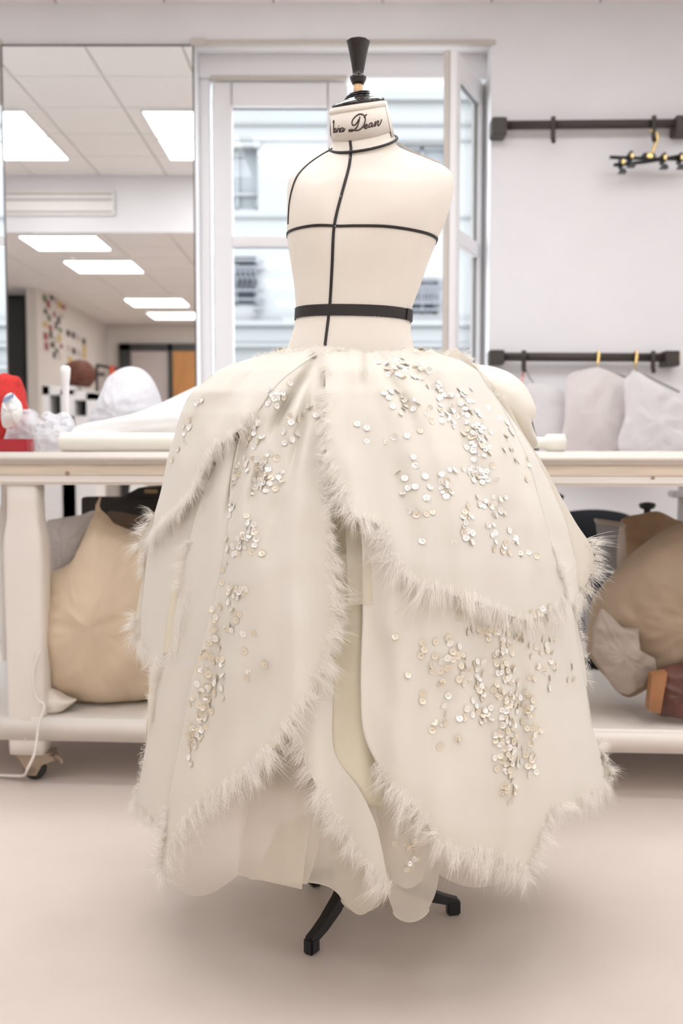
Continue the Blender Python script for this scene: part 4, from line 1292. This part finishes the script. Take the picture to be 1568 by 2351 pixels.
# stand: column and three curved legs
hx, hz = P(826, 2110, DF).x, 0
pole_top = torso_point(0, 890).z
MB().lathe([(.016, .16), (.016, pole_top)], Matrix.Translation((hx, DF, 0)), 20).build('column', 'black_satin', form, True)
MB().lathe([(.030, .11), (.034, .13), (.034, .20), (.026, .23), (.018, .25)], Matrix.Translation((hx, DF, 0)), 24).build('hub', 'black_satin', form, True)
def stand_leg(tip, zt):
    d = Vector((tip.x - hx, tip.y - DF, 0)); L_ = d.length; d.normalize()
    s = Vector((-d.y, d.x, 0))
    prof = [(.02, .135, .045, .013), (.25 * L_, .108, .038, .013), (.5 * L_, .068, .030, .0125), (.75 * L_, .044, .023, .0115), (.9 * L_, .034, .018, .011), (1.02 * L_, .026, .018, .011)]
    m_ = MB(); rows = []
    for r, z, h, w in prof:
        b = Vector((hx, DF, z)) + d * r
        rows.append([b - s * w - Vector((0, 0, h / 2)), b + s * w - Vector((0, 0, h / 2)), b + s * w * .8 + Vector((0, 0, h / 2)), b - s * w * .8 + Vector((0, 0, h / 2))])
    vs_ = [p for r in rows for p in r]; fs_ = []
    for j in range(len(rows) - 1):
        for k in range(4):
            l = (k + 1) % 4
            fs_.append((j * 4 + k, j * 4 + l, (j + 1) * 4 + l, (j + 1) * 4 + k))
    fs_ += [(0, 1, 2, 3), tuple(len(vs_) - 4 + k for k in (3, 2, 1, 0))]
    m_.add(vs_, fs_)
    lg = m_.build('leg', 'black_satin', form)
    b = Vector((hx, DF, 0)) + d * (L_ * .985)
    Mf = Matrix(((d.x, s.x, 0, b.x), (d.y, s.y, 0, b.y), (0, 0, 1, 0), (0, 0, 0, 1)))
    MB().bbox(-.017, .012, -.0118, .0118, 0, .033, .004, Mf).build('foot', 'black_satin', lg)
f1 = P(712, 2190, depth_at(2190, 0)); f2 = P(1046, 2098, depth_at(2098, 0))
stand_leg(Vector((f1.x, f1.y, 0)), 0)
stand_leg(Vector((f2.x, f2.y, 0)), 0)
a1 = math.atan2(f1.y - DF, f1.x - hx); a2 = math.atan2(f2.y - DF, f2.x - hx)
am = (a1 + a2) / 2 + math.pi
stand_leg(Vector((hx + .2 * math.cos(am), DF + .2 * math.sin(am), 0)), 0)

# ------------------------------------------------------------------ ball gown
gown = thing('ball_gown', (P(822, 2110, DF).x, DF, .1), 'cream layered ball skirt with feather trims and pearly sequins on the dress form', 'gown')
SIL = np.array([
    (760, 672, 943), (790, 660, 948), (805, 630, 985), (830, 550, 1060), (850, 505, 1095), (900, 442, 1130), (950, 415, 1165), (1000, 400, 1200), (1050, 386, 1230), (1100, 376, 1255), (1150, 364, 1278),
    (1200, 352, 1298), (1300, 336, 1322), (1400, 326, 1332), (1500, 322, 1344), (1600, 318, 1355), (1700, 314, 1372), (1800, 310, 1386), (1900, 308, 1390), (2000, 320, 1385), (2130, 340, 1370)], float)
KD = .84
def sil(y):
    return np.interp(y, SIL[:, 0], SIL[:, 1]), np.interp(y, SIL[:, 0], SIL[:, 2])
def base_depth(x, y):
    l, r = sil(y)
    c, hw = (l + r) / 2, (r - l) / 2
    t = np.clip((x - c) / hw, -1, 1)
    return DF - hw / FPX * DF * KD * np.sqrt(np.maximum(0, 1 - np.abs(t) ** 2.1)), t
GROOVES = [  # photo polylines of the deep folds: depth (m), width (px)
    ([(722, 828), (680, 890), (640, 960), (610, 1030)], .034, 11), ([(715, 850), (690, 985), (668, 1080), (655, 1140)], .016, 10), ([(580, 950), (562, 1010), (548, 1080), (525, 1170), (515, 1240)], .020, 12),
    ([(831, 812), (832, 860), (826, 900)], .016, 7), ([(868, 815), (890, 860), (930, 930), (960, 1010)], .012, 12), ([(930, 830), (1010, 900), (1060, 990), (1100, 1120), (1120, 1250)], .010, 18),
    ([(1090, 860), (1150, 960), (1190, 1080), (1215, 1200)], .012, 16), ([(600, 1050), (585, 1120), (560, 1200)], .015, 12), ([(640, 1120), (610, 1260), (600, 1330)], .010, 22),
    ([(500, 880), (450, 970), (415, 1090)], .018, 20), ([(600, 840), (530, 910), (470, 1020)], .018, 22), ([(650, 822), (590, 880), (540, 960)], .012, 16),
    ([(530, 1330), (500, 1480), (470, 1640), (450, 1800)], .008, 16), ([(700, 1130), (690, 1300), (680, 1460)], .012, 40),
    ([(1200, 1460), (1200, 1600), (1196, 1750), (1190, 1900)], .012, 12), ([(1010, 1500), (1020, 1700), (1030, 1880)], .012, 42), ([(790, 830), (785, 940), (800, 1080)], .010, 22), ([(900, 1000), (930, 1180), (960, 1300)], .010, 34), ([(1160, 1120), (1190, 1250), (1210, 1360)], .012, 26), ([(880, 1420), (885, 1560), (900, 1700)], .010, 26), ([(620, 1500), (590, 1620), (540, 1740)], .010, 30), ([(1290, 1460), (1310, 1650), (1330, 1750)], .008, 22)]
def seg_dist(x, y, poly):
    d = np.full_like(x, 1e9)
    sv = np.zeros_like(x)
    lens = [math.hypot(b[0] - a[0], b[1] - a[1]) for a, b in zip(poly[:-1], poly[1:])]
    run, tot = 0.0, sum(lens)
    k = 0
    for (ax_, ay_), (bx_, by_) in zip(poly[:-1], poly[1:]):
        vx, vy = bx_ - ax_, by_ - ay_
        t = np.clip(((x - ax_) * vx + (y - ay_) * vy) / (vx * vx + vy * vy), 0, 1)
        dd = np.hypot(x - ax_ - t * vx, y - ay_ - t * vy)
        sv = np.where(dd < d, (run + t * lens[k]) / tot, sv)
        d = np.minimum(d, dd)
        run += lens[k]; k += 1
    return d, sv
def folds_of(x, y, t, amp, seed, grooves=True):
    phi = np.arcsin(t)
    g = np.clip((y - 805) / 500, 0, 1)
    e = amp * (.15 + .85 * g) * (np.sin(11 * phi + seed) + .55 * np.sin(23 * phi + 2.1 * seed + y * .0012) + .3 * np.sin(37 * phi + 5 * seed)) * np.sqrt(np.maximum(.05, 1 - t * t))
    e += .0035 * np.sin(64 * phi + seed) * np.exp(-np.maximum(0, y - 805) / 45)
    if grooves:
        for poly, A, w in GROOVES:
            d, sv = seg_dist(x, y, poly)
            tp_ = np.clip((1 - sv) / .45, 0, 1) * (np.clip(sv / .3, 0, 1) if poly[0][1] > 840 else 1.0)
            A_ = A * tp_ * tp_ * (3 - 2 * tp_)
            e -= A_ * np.exp(-(d / w) ** 2)
            e += A_ * .3 * np.exp(-((d - 2.4 * w) / (1.6 * w)) ** 2)
    return e
class Panel: pass
PANELS = []
def panel(name, Lc, Rc, lift, material='cream_gauze', nu=56, nv=90, amp=.009, seed=0., grooves=True, thick=.0016, bow=0.0, edge_curl=0.0, bottom_drop=None, label=None):
    L = catmull(Lc, nv + 1); R = catmull(Rc, nv + 1)
    u = np.linspace(0, 1, nu + 1)[None, :, None]
    XY = L[:, None, :] * (1 - u) + R[:, None, :] * u
    if bottom_drop is not None:       # last rows sag into a rounded hem
        v = np.linspace(0, 1, nv + 1)[:, None]
        XY[:, :, 1] += bottom_drop(np.linspace(0, 1, nu + 1))[None, :] * np.clip((v - .6) / .4, 0, 1) ** 2
    if Lc[0][1] < 815:
        vv = np.linspace(0, 1, nv + 1)[:, None]
        ux = XY[0, :, 0][None, :]
        XY[:, :, 1] += np.exp(-vv * 22) * (3.5 * np.sin(ux * .11 + seed) + 3 * np.sin(ux * .047 + 2 * seed) + 1.5 * np.sin(ux * .31))
    x, y = XY[..., 0], XY[..., 1]
    d, t = base_depth(x, y)
    d = d - lift - folds_of(x, y, t, amp, seed, grooves)
    if edge_curl:
        uu = np.linspace(0, 1, nu + 1)[None, :]
        d = d - edge_curl * (np.exp(-uu * 14) + np.exp(-(1 - uu) * 14))
    W3 = PV(x, y, d)
    ob = MB().grid([list(map(tuple, r)) for r in W3]).build(name, material, gown, True, fix=False)
    if thick:
        s = ob.modifiers.new('thickness', 'SOLIDIFY'); s.thickness = thick; s.offset = 0
    if label: ob['label'] = label
    p = Panel(); p.W = W3; p.XY = XY; p.ob = ob; p.name = name
    PANELS.append(p)
    return p

# full inner skirt (front half and the half facing the wall) keeps every gap closed
def shell(name, lift, y0, y1, inset, material, amp, seed, back=True, front=True, label=None, nu=70, nv=70):
    ys = np.linspace(y0, y1, nv)
    rows = []
    for y in ys:
        l, r = sil(y)
        c, hw = (l + r) / 2, (r - l) / 2 * inset
        th = np.linspace(-math.pi / 2, math.pi / 2, nu)
        x = c + hw * np.sin(th)
        d, t = base_depth(x, np.full_like(x, y))
        d = d + lift - folds_of(x, np.full_like(x, y), t, amp, seed, False) * np.cos(th)
        Wf = PV(x, np.full_like(x, y), d)
        pl_ = PV(x, np.full_like(x, y), np.full_like(x, DF))
        ring = []
        if front: ring += [tuple(p) for p in Wf]
        if back:
            bk_ = [(p[0], 2 * DF - d[i], q[2] * .5 + p[2] * .5) for i, (p, q) in enumerate(zip(pl_, Wf))][::-1]
            if front: bk_ = bk_[1:-1] + [ring[0]]
            ring += bk_
        rows.append(ring)
    ob = MB().grid(rows).build(name, material, gown, True, fix=False)
    if label: ob['label'] = label
    return ob
under = shell('underskirt', .055, 800, 1720, .955, 'cream_lining', .012, 2.0, label='warm cream lining under the outer petals')
backs = shell('back_skirt', 0, 800, 1815, .985, 'cream_gauze', .012, 5.0, back=True, front=False, label='plain gauze back of the skirt')
PFL, PFR = 0, 0

# outer petals, back to front
E = panel('skirt_petal', [(520, 1000), (440, 1110), (380, 1180), (340, 1240), (326, 1330), (312, 1410), (306, 1440), (330, 1490), (372, 1532)],
          [(620, 1000), (570, 1110), (520, 1200), (480, 1280), (450, 1340), (430, 1400), (410, 1470), (396, 1520), (384, 1536)], -.012, seed=1.0)
F = panel('skirt_petal', [(520, 1010), (460, 1150), (430, 1260), (407, 1379), (387, 1493), (362, 1560), (352, 1640), (338, 1700), (322, 1790), (308, 1850)],
          [(640, 1010), (590, 1150), (560, 1260), (525, 1400), (490, 1560), (462, 1680), (440, 1780), (425, 1850), (410, 1900), (398, 1925)], .002, seed=2.2)
B = panel('skirt_petal', [(1000, 812), (1060, 910), (1110, 1010), (1150, 1100), (1185, 1200), (1215, 1290), (1250, 1360), (1300, 1400)],
          [(1080, 828), (1150, 905), (1204, 1000), (1244, 1060), (1282, 1130), (1322, 1200), (1356, 1252), (1362, 1290), (1346, 1340), (1306, 1400)], -.001, seed=3.1, nu=60)
Bk = panel('skirt_petal', [(1290, 1370), (1300, 1420), (1310, 1480), (1318, 1540), (1322, 1580)], [(1312, 1380), (1325, 1430), (1337, 1490), (1345, 1540), (1348, 1575)], -.03, seed=3.7, nu=12, nv=30)
G = panel('skirt_petal', [(826, 1180), (832, 1290), (832, 1420), (828, 1560), (834, 1680), (866, 1755), (892, 1800), (948, 1850), (984, 1900), (1004, 1935), (1060, 1953), (1120, 1965), (1186, 1992), (1204, 2012)],
          [(1240, 1270), (1290, 1335), (1313, 1400), (1335, 1520), (1352, 1620), (1362, 1680), (1384, 1738), (1400, 1772), (1368, 1822), (1320, 1840), (1268, 1860), (1243, 1920), (1222, 1980), (1207, 2016)], .014, seed=4.4, nu=80, nv=110)
Hm = panel('skirt_petal', [(700, 1300), (690, 1440), (684, 1560), (674, 1680), (700, 1750), (738, 1826), (782, 1900), (830, 1972), (886, 2036)],
           [(770, 1300), (768, 1440), (766, 1560), (763, 1690), (776, 1745), (826, 1815), (862, 1890), (880, 1965), (892, 2040)], -.006, seed=5.6, nu=44, amp=.009)
LN = panel('gap_panel', [(738, 1270), (735, 1550), (742, 1740), (752, 1850)], [(866, 1270), (866, 1550), (870, 1740), (880, 1850)], -.028, 'cream_lining', nu=24, nv=50, seed=2.9, grooves=False, label='warm cream lining seen in the gap between the petals')
gap_shade = panel('gap_panel', [(412, 1270), (388, 1400), (374, 1505)], [(450, 1270), (430, 1400), (410, 1505)], -.004, 'cream_lining', nu=10, nv=24, seed=2.9, grooves=False, label='strip of yellow shade between the left petals')  # lining colour stands in for the yellow shade between these petals
C = panel('skirt_petal', [(660, 806), (600, 880), (562, 960), (532, 1090), (518, 1240), (480, 1420), (440, 1570), (412, 1710), (386, 1850), (370, 1995)],
          [(752, 806), (746, 900), (744, 1000), (750, 1080), (758, 1180), (768, 1290), (774, 1400), (766, 1480), (728, 1570), (690, 1632), (645, 1696), (592, 1758), (540, 1796), (480, 1838), (430, 1890), (374, 1998)],
          .022, seed=6.3, nu=80, nv=130)
D = panel('skirt_petal', [(640, 806), (560, 828), (505, 850), (442, 900), (416, 950), (401, 1000), (386, 1050), (376, 1100), (364, 1150), (346, 1196), (314, 1258)],
          [(735, 806), (680, 846), (630, 890), (584, 955), (534, 1000), (492, 1035), (466, 1090), (440, 1140), (392, 1192), (322, 1260)], .026, seed=7.9, nu=60, nv=90)
A = panel('skirt_petal', [(742, 804), (747, 880), (744, 980), (750, 1050), (766, 1092), (792, 1152), (816, 1186), (864, 1204), (884, 1250), (906, 1296), (950, 1336), (1010, 1360), (1080, 1376), (1130, 1396), (1188, 1420)],
          [(1048, 806), (1085, 836), (1128, 900), (1162, 950), (1192, 1010), (1214, 1060), (1234, 1130), (1254, 1200), (1270, 1260), (1285, 1312), (1299, 1352), (1292, 1384), (1272, 1400), (1240, 1414), (1196, 1424)],
          .034, seed=9.2, nu=90, nv=120)
# puffed cloth at the back, right hip
puff = pillow('back_puff', [(1060, 838), (1095, 838), (1135, 845), (1172, 862), (1202, 888), (1218, 925), (1223, 948), (1212, 968), (1198, 984), (1216, 996), (1226, 1010), (1228, 1026), (1190, 1030), (1120, 1000), (1060, 930)],
              DF + .2, .16, 'cream_gauze', gown, crumple=.008, freq=9, seed=71, n=120)
puff['label'] = 'plain smooth puff of cloth behind the right hip'
# netting
sg = lambda k: (lambda u: k * np.sin(np.pi * u))
J1 = panel('net_panel', [(775, 1060), (790, 1160), (796, 1280), (800, 1388)], [(850, 1060), (880, 1180), (892, 1290), (893, 1388)], -.004, 'tulle_net', nu=24, nv=40, seed=1.5, thick=0, grooves=False)
J2 = panel('net_panel', [(880, 1240), (900, 1330), (915, 1390), (932, 1442)], [(1120, 1330), (1120, 1390), (1110, 1410), (1085, 1420)], .016, 'tulle_net', nu=24, nv=30, seed=1.9, thick=0, grooves=False)
T1 = panel('net_panel', [(420, 1680), (400, 1800), (384, 1880), (368, 1960), (366, 2015)], [(610, 1670), (585, 1790), (566, 1880), (552, 1960), (545, 2010)], -.05, 'tulle_veil', nu=30, nv=40, seed=3.3, thick=0, grooves=False, bottom_drop=sg(45))
T2 = panel('net_panel', [(600, 1600), (575, 1770), (560, 1850), (550, 1930), (541, 2008)], [(740, 1590), (720, 1740), (715, 1860), (702, 1960), (693, 2042)], -.07, 'tulle_net', nu=40, nv=50, seed=4.1, thick=0, grooves=False)
T2b = panel('net_panel', [(640, 1890), (610, 1960), (590, 2000), (570, 2018)], [(742, 1860), (735, 1920), (722, 1980), (705, 2030)], -.10, 'tulle_dense', nu=30, nv=40, seed=4.6, thick=0, grooves=False)
T3 = panel('net_panel', [(752, 1700), (740, 1820), (722, 1920), (708, 2000), (702, 2026)], [(900, 1700), (900, 1830), (896, 1930), (894, 2010), (890, 2046)], -.13, 'tulle_dense', nu=50, nv=60, seed=5.2, thick=0, grooves=False, amp=.010,
           bottom_drop=lambda u: 62 * np.exp(-((u - .66) / .24) ** 2) - 3)
T3b = panel('net_panel', [(760, 1900), (762, 1990), (772, 2040), (784, 2066)], [(890, 1900), (890, 1980), (892, 2020), (884, 2056)], -.15, 'tulle_dense', nu=40, nv=40, seed=5.9, thick=0, grooves=False, amp=.012,
            bottom_drop=lambda u: 32 * np.sin(np.pi * u) ** .7)
T4 = panel('net_panel', [(846, 1740), (862, 1850), (880, 1960), (890, 2050), (903, 2092)], [(1010, 1840), (1008, 1920), (1010, 1990), (1000, 2050), (984, 2086)], -.12, 'tulle_dense', nu=50, nv=70, seed=6.1, thick=0, grooves=False, amp=.012,
           bottom_drop=lambda u: 26 * np.sin(np.pi * u) ** .6)
T4b = panel('net_panel', [(850, 1760), (866, 1870), (886, 1950), (900, 2020)], [(1000, 1860), (1000, 1900), (990, 1960), (970, 2020)], -.05, 'tulle_veil', nu=40, nv=50, seed=6.9, thick=0, grooves=False, amp=.010, bottom_drop=sg(20))
T5 = panel('net_panel', [(990, 1880), (1000, 1940), (1004, 1980), (1010, 2010)], [(1210, 1950), (1200, 1985), (1180, 2010), (1150, 2028)], -.08, 'tulle_veil', nu=40, nv=30, seed=7.1, thick=0, grooves=False, bottom_drop=sg(18))
for p in (J1, J2, T1, T2, T2b, T4b, T5): p.ob['label'] = 'see-through cream netting'
for p in (T3, T3b, T4): p.ob['label'] = 'soft folded tulle flounce at the hem'
# rolled seams at flounce hems
for p in (T3, T3b, T4):
    MB().tube([Vector(q) for q in p.W[-1]], .0022, 6).build('rolled_hem', 'tulle_dense', p.ob, True)

# ------------------------------------------------------------------ feathers
FR = np.random.default_rng(11)
def feathers(p, edges, name='feather_trim', density=330, length=.033, inward=.4, down=.4, strands=19):
    """edges: list of (side, v0, v1[, length factor]); side 'L', 'R' or 'B' of the panel grid"""
    verts, faces = [], []
    W3 = p.W
    for ed in edges:
        side, v0, v1 = ed[:3]
        lf_ = ed[3] if len(ed) > 3 else 1.0
        dens = density * (ed[4] if len(ed) > 4 else 1.0)
        nvv, nuu = W3.shape[0] - 1, W3.shape[1] - 1
        if side == 'L': e0, e1 = W3[int(v0 * nvv):int(v1 * nvv) + 1, 0], W3[int(v0 * nvv):int(v1 * nvv) + 1, 4]
        elif side == 'R': e0, e1 = W3[int(v0 * nvv):int(v1 * nvv) + 1, -1], W3[int(v0 * nvv):int(v1 * nvv) + 1, -5]
        elif side == 'T': e0, e1 = W3[0, int(v0 * nuu):int(v1 * nuu) + 1], W3[5, int(v0 * nuu):int(v1 * nuu) + 1]
        else: e0, e1 = W3[-1, int(v0 * nuu):int(v1 * nuu) + 1], W3[-5, int(v0 * nuu):int(v1 * nuu) + 1]
        s = np.concatenate([[0], np.cumsum(np.linalg.norm(np.diff(e0, axis=0), axis=1))])
        n = max(2, int(s[-1] * dens))
        for sv in FR.uniform(0, s[-1], n):
            i = min(max(np.searchsorted(s, sv) - 1, 0), len(s) - 2)
            f = (sv - s[i]) / max(1e-9, s[i + 1] - s[i])
            r = e0[i] * (1 - f) + e0[i + 1] * f
            tan = e0[i + 1] - e0[i]; tan = tan / (np.linalg.norm(tan) + 1e-9)
            out = e0[i] - e1[i]; out = out - tan * out.dot(tan); out = out / (np.linalg.norm(out) + 1e-9)
            nrm = np.array([r[0] - gown.location.x, r[1] - DF, .25]); nrm[:2] /= (np.linalg.norm(nrm[:2]) + 1e-9); nrm = nrm / np.linalg.norm(nrm)
            clump = out * FR.uniform(.5, 1.1) + np.array([0, 0, -down]) * FR.uniform(.4, 1.4) + nrm * FR.uniform(-.1, .35) + tan * FR.normal(0, .35)
            clump /= np.linalg.norm(clump)
            cl = length * lf_ * FR.uniform(.55, 1.25)
            r0 = r - out * FR.uniform(0, inward) * length + nrm * .003
            cbend = FR.normal(0, .22, 3)
            for k in range(strands):
                dr_ = clump + FR.normal(0, .11, 3); dr_ /= np.linalg.norm(dr_)
                ln = cl * FR.uniform(.5, 1.1)
                rt = r0 + FR.normal(0, .0032, 3)
                bend = (cbend + FR.normal(0, .10, 3)) * ln + np.array([0, 0, -.28 * ln])
                side_ = np.cross(dr_, nrm + FR.normal(0, .5, 3)); side_ /= (np.linalg.norm(side_) + 1e-9)
                w = FR.uniform(.00016, .00036)
                o = len(verts)
                for q, ww in ((0, 1.), (.45, .9), (.8, .55)):
                    c = rt + dr_ * ln * q + bend * q * q
                    verts.append(c - side_ * w * ww); verts.append(c + side_ * w * ww)
                verts.append(rt + dr_ * ln + bend)
                faces += [(o, o + 1, o + 3, o + 2), (o + 2, o + 3, o + 5, o + 4), (o + 4, o + 5, o + 6)]
    if not verts: return None
    me = bpy.data.meshes.new(name)
    me.from_pydata([tuple(v) for v in verts], [], faces)
    me.materials.append(MATS['feather_white'])
    ob = bpy.data.objects.new(name, me); COL.objects.link(ob)
    attach(ob, p.ob)
    ob['kind'] = 'stuff'; ob['label'] = 'fluffy white feather fringe'
    return ob
feathers(A, [('L', .10, .30, .75), ('L', .30, 1.0, 1.15), ('R', .66, 1.0, 1.0), ('R', .02, .16, .45), ('L', 0, .06, .7), ('T', .0, .16, .75), ('T', .7, 1., .4, .6)])
feathers(B, [('R', .74, 1.0, 1.2), ('R', .05, .2, .4, .5), ('L', .75, 1.0, .8, .5)])
feathers(C, [('R', .09, .34, .6), ('R', .34, 1.0, 1.05), ('L', .88, 1.0, .9), ('T', .75, 1., .6)])
feathers(D, [('R', .30, 1.0, .95), ('L', .86, 1.0, 1.0), ('L', .0, .10, .5), ('T', .1, .9, .45, .5)])
feathers(E, [('L', .48, .62, .95), ('L', .76, 1.0, .95), ('R', .6, 1.0, .7)])
feathers(F, [('L', .62, .76, 1.1), ('L', .76, 1.0, .3, .4), ('B', 0, 1, .6), ('L', .28, .42, .7)])
feathers(G, [('L', .56, 1.0, 1.15), ('R', .54, .66, 1.35), ('R', .66, 1.0, 1.0)])
feathers(Bk, [('R', .05, 1.0, .9, .5)])
feathers(Hm, [('L', .46, 1.0, .95)])

# ------------------------------------------------------------------ sequins
bv_p, own_p = bvh_of([p.ob for p in (A, B, C, D, E, F, G, Hm, T4b, T4)])
SR = random.Random(4)
def along(poly, n, w, taper=True):
    c = catmull(poly, 200)
    out = []
    for k in range(n):
        i = SR.randrange(200)
        wx = w if not callable(w) else w(i / 199)
        out.append((c[i][0] + SR.gauss(0, wx), c[i][1] + SR.gauss(0, 5)))
    return out
pts = []
# left stripe down petal C
pts += along([(655, 885), (640, 905), (620, 930)], 14, 12) + along([(700, 930), (690, 960), (685, 1010)], 12, 16)
pts += along([(595, 960), (575, 1020), (560, 1080)], 22, 12) + along([(620, 1040), (612, 1080), (595, 1130)], 46, 17)
pts += along([(550, 1070), (535, 1130), (525, 1180)], 20, 9) + along([(572, 1190), (560, 1240), (535, 1275)], 34, 15)
pts += along([(495, 1300), (480, 1380), (475, 1430)], 30, 13) + along([(545, 1330), (535, 1400), (535, 1450)], 20, 11)
pts += along([(500, 1440), (480, 1500), (470, 1560)], 24, 20) + along([(475, 1560), (465, 1620), (450, 1680), (440, 1720)], 62, lambda u: 22 - 12 * u)
pts += [(609, 1524), (567, 1556), (572, 1542), (535, 1447), (584, 1453), (504, 1515), (511, 1525), (514, 1549), (513, 1600), (440, 1752), (436, 1738), (603, 1270), (447, 1700), (563, 1495), (560, 1455)]
# right petal A
pts += along([(910, 830), (925, 850), (940, 870)], 34, 22) + along([(915, 900), (920, 930), (930, 950)], 24, 22)
pts += along([(1000, 880), (1020, 925), (1025, 970)], 40, 16) + along([(1055, 885), (1070, 930), (1085, 960)], 36, 14)
pts += along([(1085, 970), (1100, 1020), (1110, 1060)], 44, 14) + along([(1080, 1070), (1090, 1090), (1100, 1100)], 24, 20)
pts += along([(1120, 1130), (1135, 1165), (1155, 1185)], 20, 18) + along([(1068, 1165), (1076, 1210), (1080, 1245)], 18, 8)
pts += along([(1015, 1100), (1020, 1130), (1020, 1150)], 12, 10) + along([(900, 990), (960, 1100), (960, 1180)], 12, 40) + along([(1060, 1230), (1150, 1250), (1200, 1280)], 16, 30)
pts += along([(1150, 900), (1180, 1000), (1200, 1120)], 16, 16) + along([(1120, 1200), (1130, 1220), (1120, 1240)], 8, 10)
pts += [(820, 975), (842, 984), (841, 1012), (905, 1004), (965, 990), (948, 1050), (953, 1068), (924, 1133), (938, 1120), (956, 1170), (978, 1180), (970, 1241), (985, 938), (978, 951), (989, 968), (1136, 1183), (1155, 1180),
        (1109, 1163), (1105, 1108), (1068, 1028), (1062, 997), (1072, 986), (1129, 1070), (1138, 1103), (1116, 1082), (1117, 1096), (1167, 1218), (866, 834), (1085, 1056), (1085, 1042), (1117, 935)]
# lower right petal G
pts += along([(1090, 1440), (1150, 1455), (1180, 1470)], 34, 22) + along([(1220, 1400), (1240, 1420), (1270, 1390)], 16, 12)
pts += along([(1150, 1480), (1160, 1540), (1160, 1590)], 36, 15) + along([(1160, 1590), (1165, 1640), (1165, 1700), (1170, 1770)], 90, lambda u: 19 - 7 * u)
pts += along([(1170, 1770), (1168, 1800), (1166, 1825)], 16, 8) + along([(1210, 1600), (1215, 1680), (1215, 1770)], 40, 9) + along([(1230, 1470), (1250, 1520), (1255, 1590)], 22, 20)
pts += along([(1060, 1500), (1095, 1560), (1090, 1600)], 26, 22) + along([(1000, 1460), (1030, 1560), (1060, 1660)], 24, 34) + along([(1100, 1620), (1110, 1650), (1100, 1660)], 14, 16)
pts += [(908, 1460), (970, 1475), (1028, 1465), (1052, 1483), (990, 1525), (997, 1505), (1027, 1533), (935, 1549), (970, 1592), (996, 1658), (991, 1675), (1017, 1620), (1008, 1714), (1051, 1693), (1052, 1699), (1302, 1560), (1150, 1510),
        (1149, 1543), (1178, 1533), (1170, 1842), (1178, 1818), (1111, 1653), (1126, 1624), (1136, 1700), (1134, 1739), (1140, 1764), (1183, 1754), (1260, 1520), (1244, 1535), (1261, 1467), (1271, 1467)]
# a few on the tulle at the hem, and on the left petals
pts += along([(940, 1870), (948, 1930), (948, 2000)], 22, 9) + [(946, 1880), (908, 1935), (945, 1950)]
pts += along([(480, 900), (440, 960), (395, 1060)], 10, 8) + along([(390, 1000), (385, 1040), (380, 1080)], 8, 3)
seq = []
for x, y in pts:
    r = bv_p.ray_cast(CAMV, ray(x, y), 10)
    if r[0] is None or own_p[r[2]] not in (A.ob, C.ob, D.ob, G.ob, B.ob, T4b.ob, T4.ob): continue
    seq.append((x, y, r[0], r[1], own_p[r[2]]))
SR.shuffle(seq)
hand = set()
def sequin_mesh(name, material):
    n = 12; vs_ = []; R_, h = .0064, .0012
    rings = ((.12, .0002), (.55, -.0006), (1.0, .0006))
    for f, z in rings:
        for k in range(n):
            a = 2 * math.pi * k / n
            vs_.append((R_ * f * math.cos(a), R_ * f * math.sin(a), z))
    fs_ = []
    for j in range(2):
        for k in range(n):
            l = (k + 1) % n
            fs_.append((j * n + k, j * n + l, (j + 1) * n + l, (j + 1) * n + k))
    me = bpy.data.meshes.new(name); me.from_pydata(vs_, [], fs_); me.materials.append(MATS[material])
    me.polygons.foreach_set('use_smooth', [True] * len(me.polygons))
    return me
sm1, sm2 = sequin_mesh('sequin', 'sequin_pearl'), sequin_mesh('sequin', 'sequin_beige')
# the ones standing farthest from any neighbour show largest: they are the single ones
xyq = np.array([(s[0], s[1]) for s in seq])
nn_ = np.array([np.sort(np.hypot(xyq[:, 0] - x, xyq[:, 1] - y))[1] for x, y in xyq])
order = np.argsort(-nn_)
single = set(order[:285].tolist())
joined = {}
for i, (x, y, loc, nrm, ow) in enumerate(seq):
    if nrm.dot(CAMV - loc) < 0: nrm = -nrm
    pearl = SR.random() < (.80 if y < 1260 else .36)  # whiter higher up: ceiling-light reflections put into the sequin colour
    tl_ = .20 if SR.random() < .78 else .65
    nn2 = (nrm + Vector((SR.gauss(0, tl_), SR.gauss(0, tl_), SR.gauss(0, tl_)))).normalized()
    q = nn2.to_track_quat('Z', 'Y')
    pos = loc + nrm * (.0018 + .0015 * SR.random())
    if i in single:
        o = bpy.data.objects.new('sequin', sm1 if pearl else sm2)
        COL.objects.link(o)
        o.location = pos
        o.rotation_mode = 'QUATERNION'; o.rotation_quaternion = q
        sc_ = SR.uniform(.85, 1.08); o.scale = (sc_,) * 3
        attach(o, ow)
    elif not (y < 1260 and x > 850 and SR.random() < .18):
        key = (ow, pearl)
        m_ = joined.setdefault(key, MB())
        Mx = Matrix.Translation(pos) @ q.to_matrix().to_4x4() @ Matrix.Scale(SR.uniform(.6, 1.0), 4)
        me = sm1
        m_.add([Mx @ v.co for v in me.vertices], [tuple(p.vertices) for p in me.polygons])
for (ow, pearl), m_ in joined.items():
    o = m_.build('sequin_clusters', 'sequin_pearl' if pearl else 'sequin_beige', ow, True)
    o['kind'] = 'stuff'
print('sequins', len(seq), 'verts', sum(len(o.data.vertices) for o in bpy.data.objects if o.type == 'MESH'))
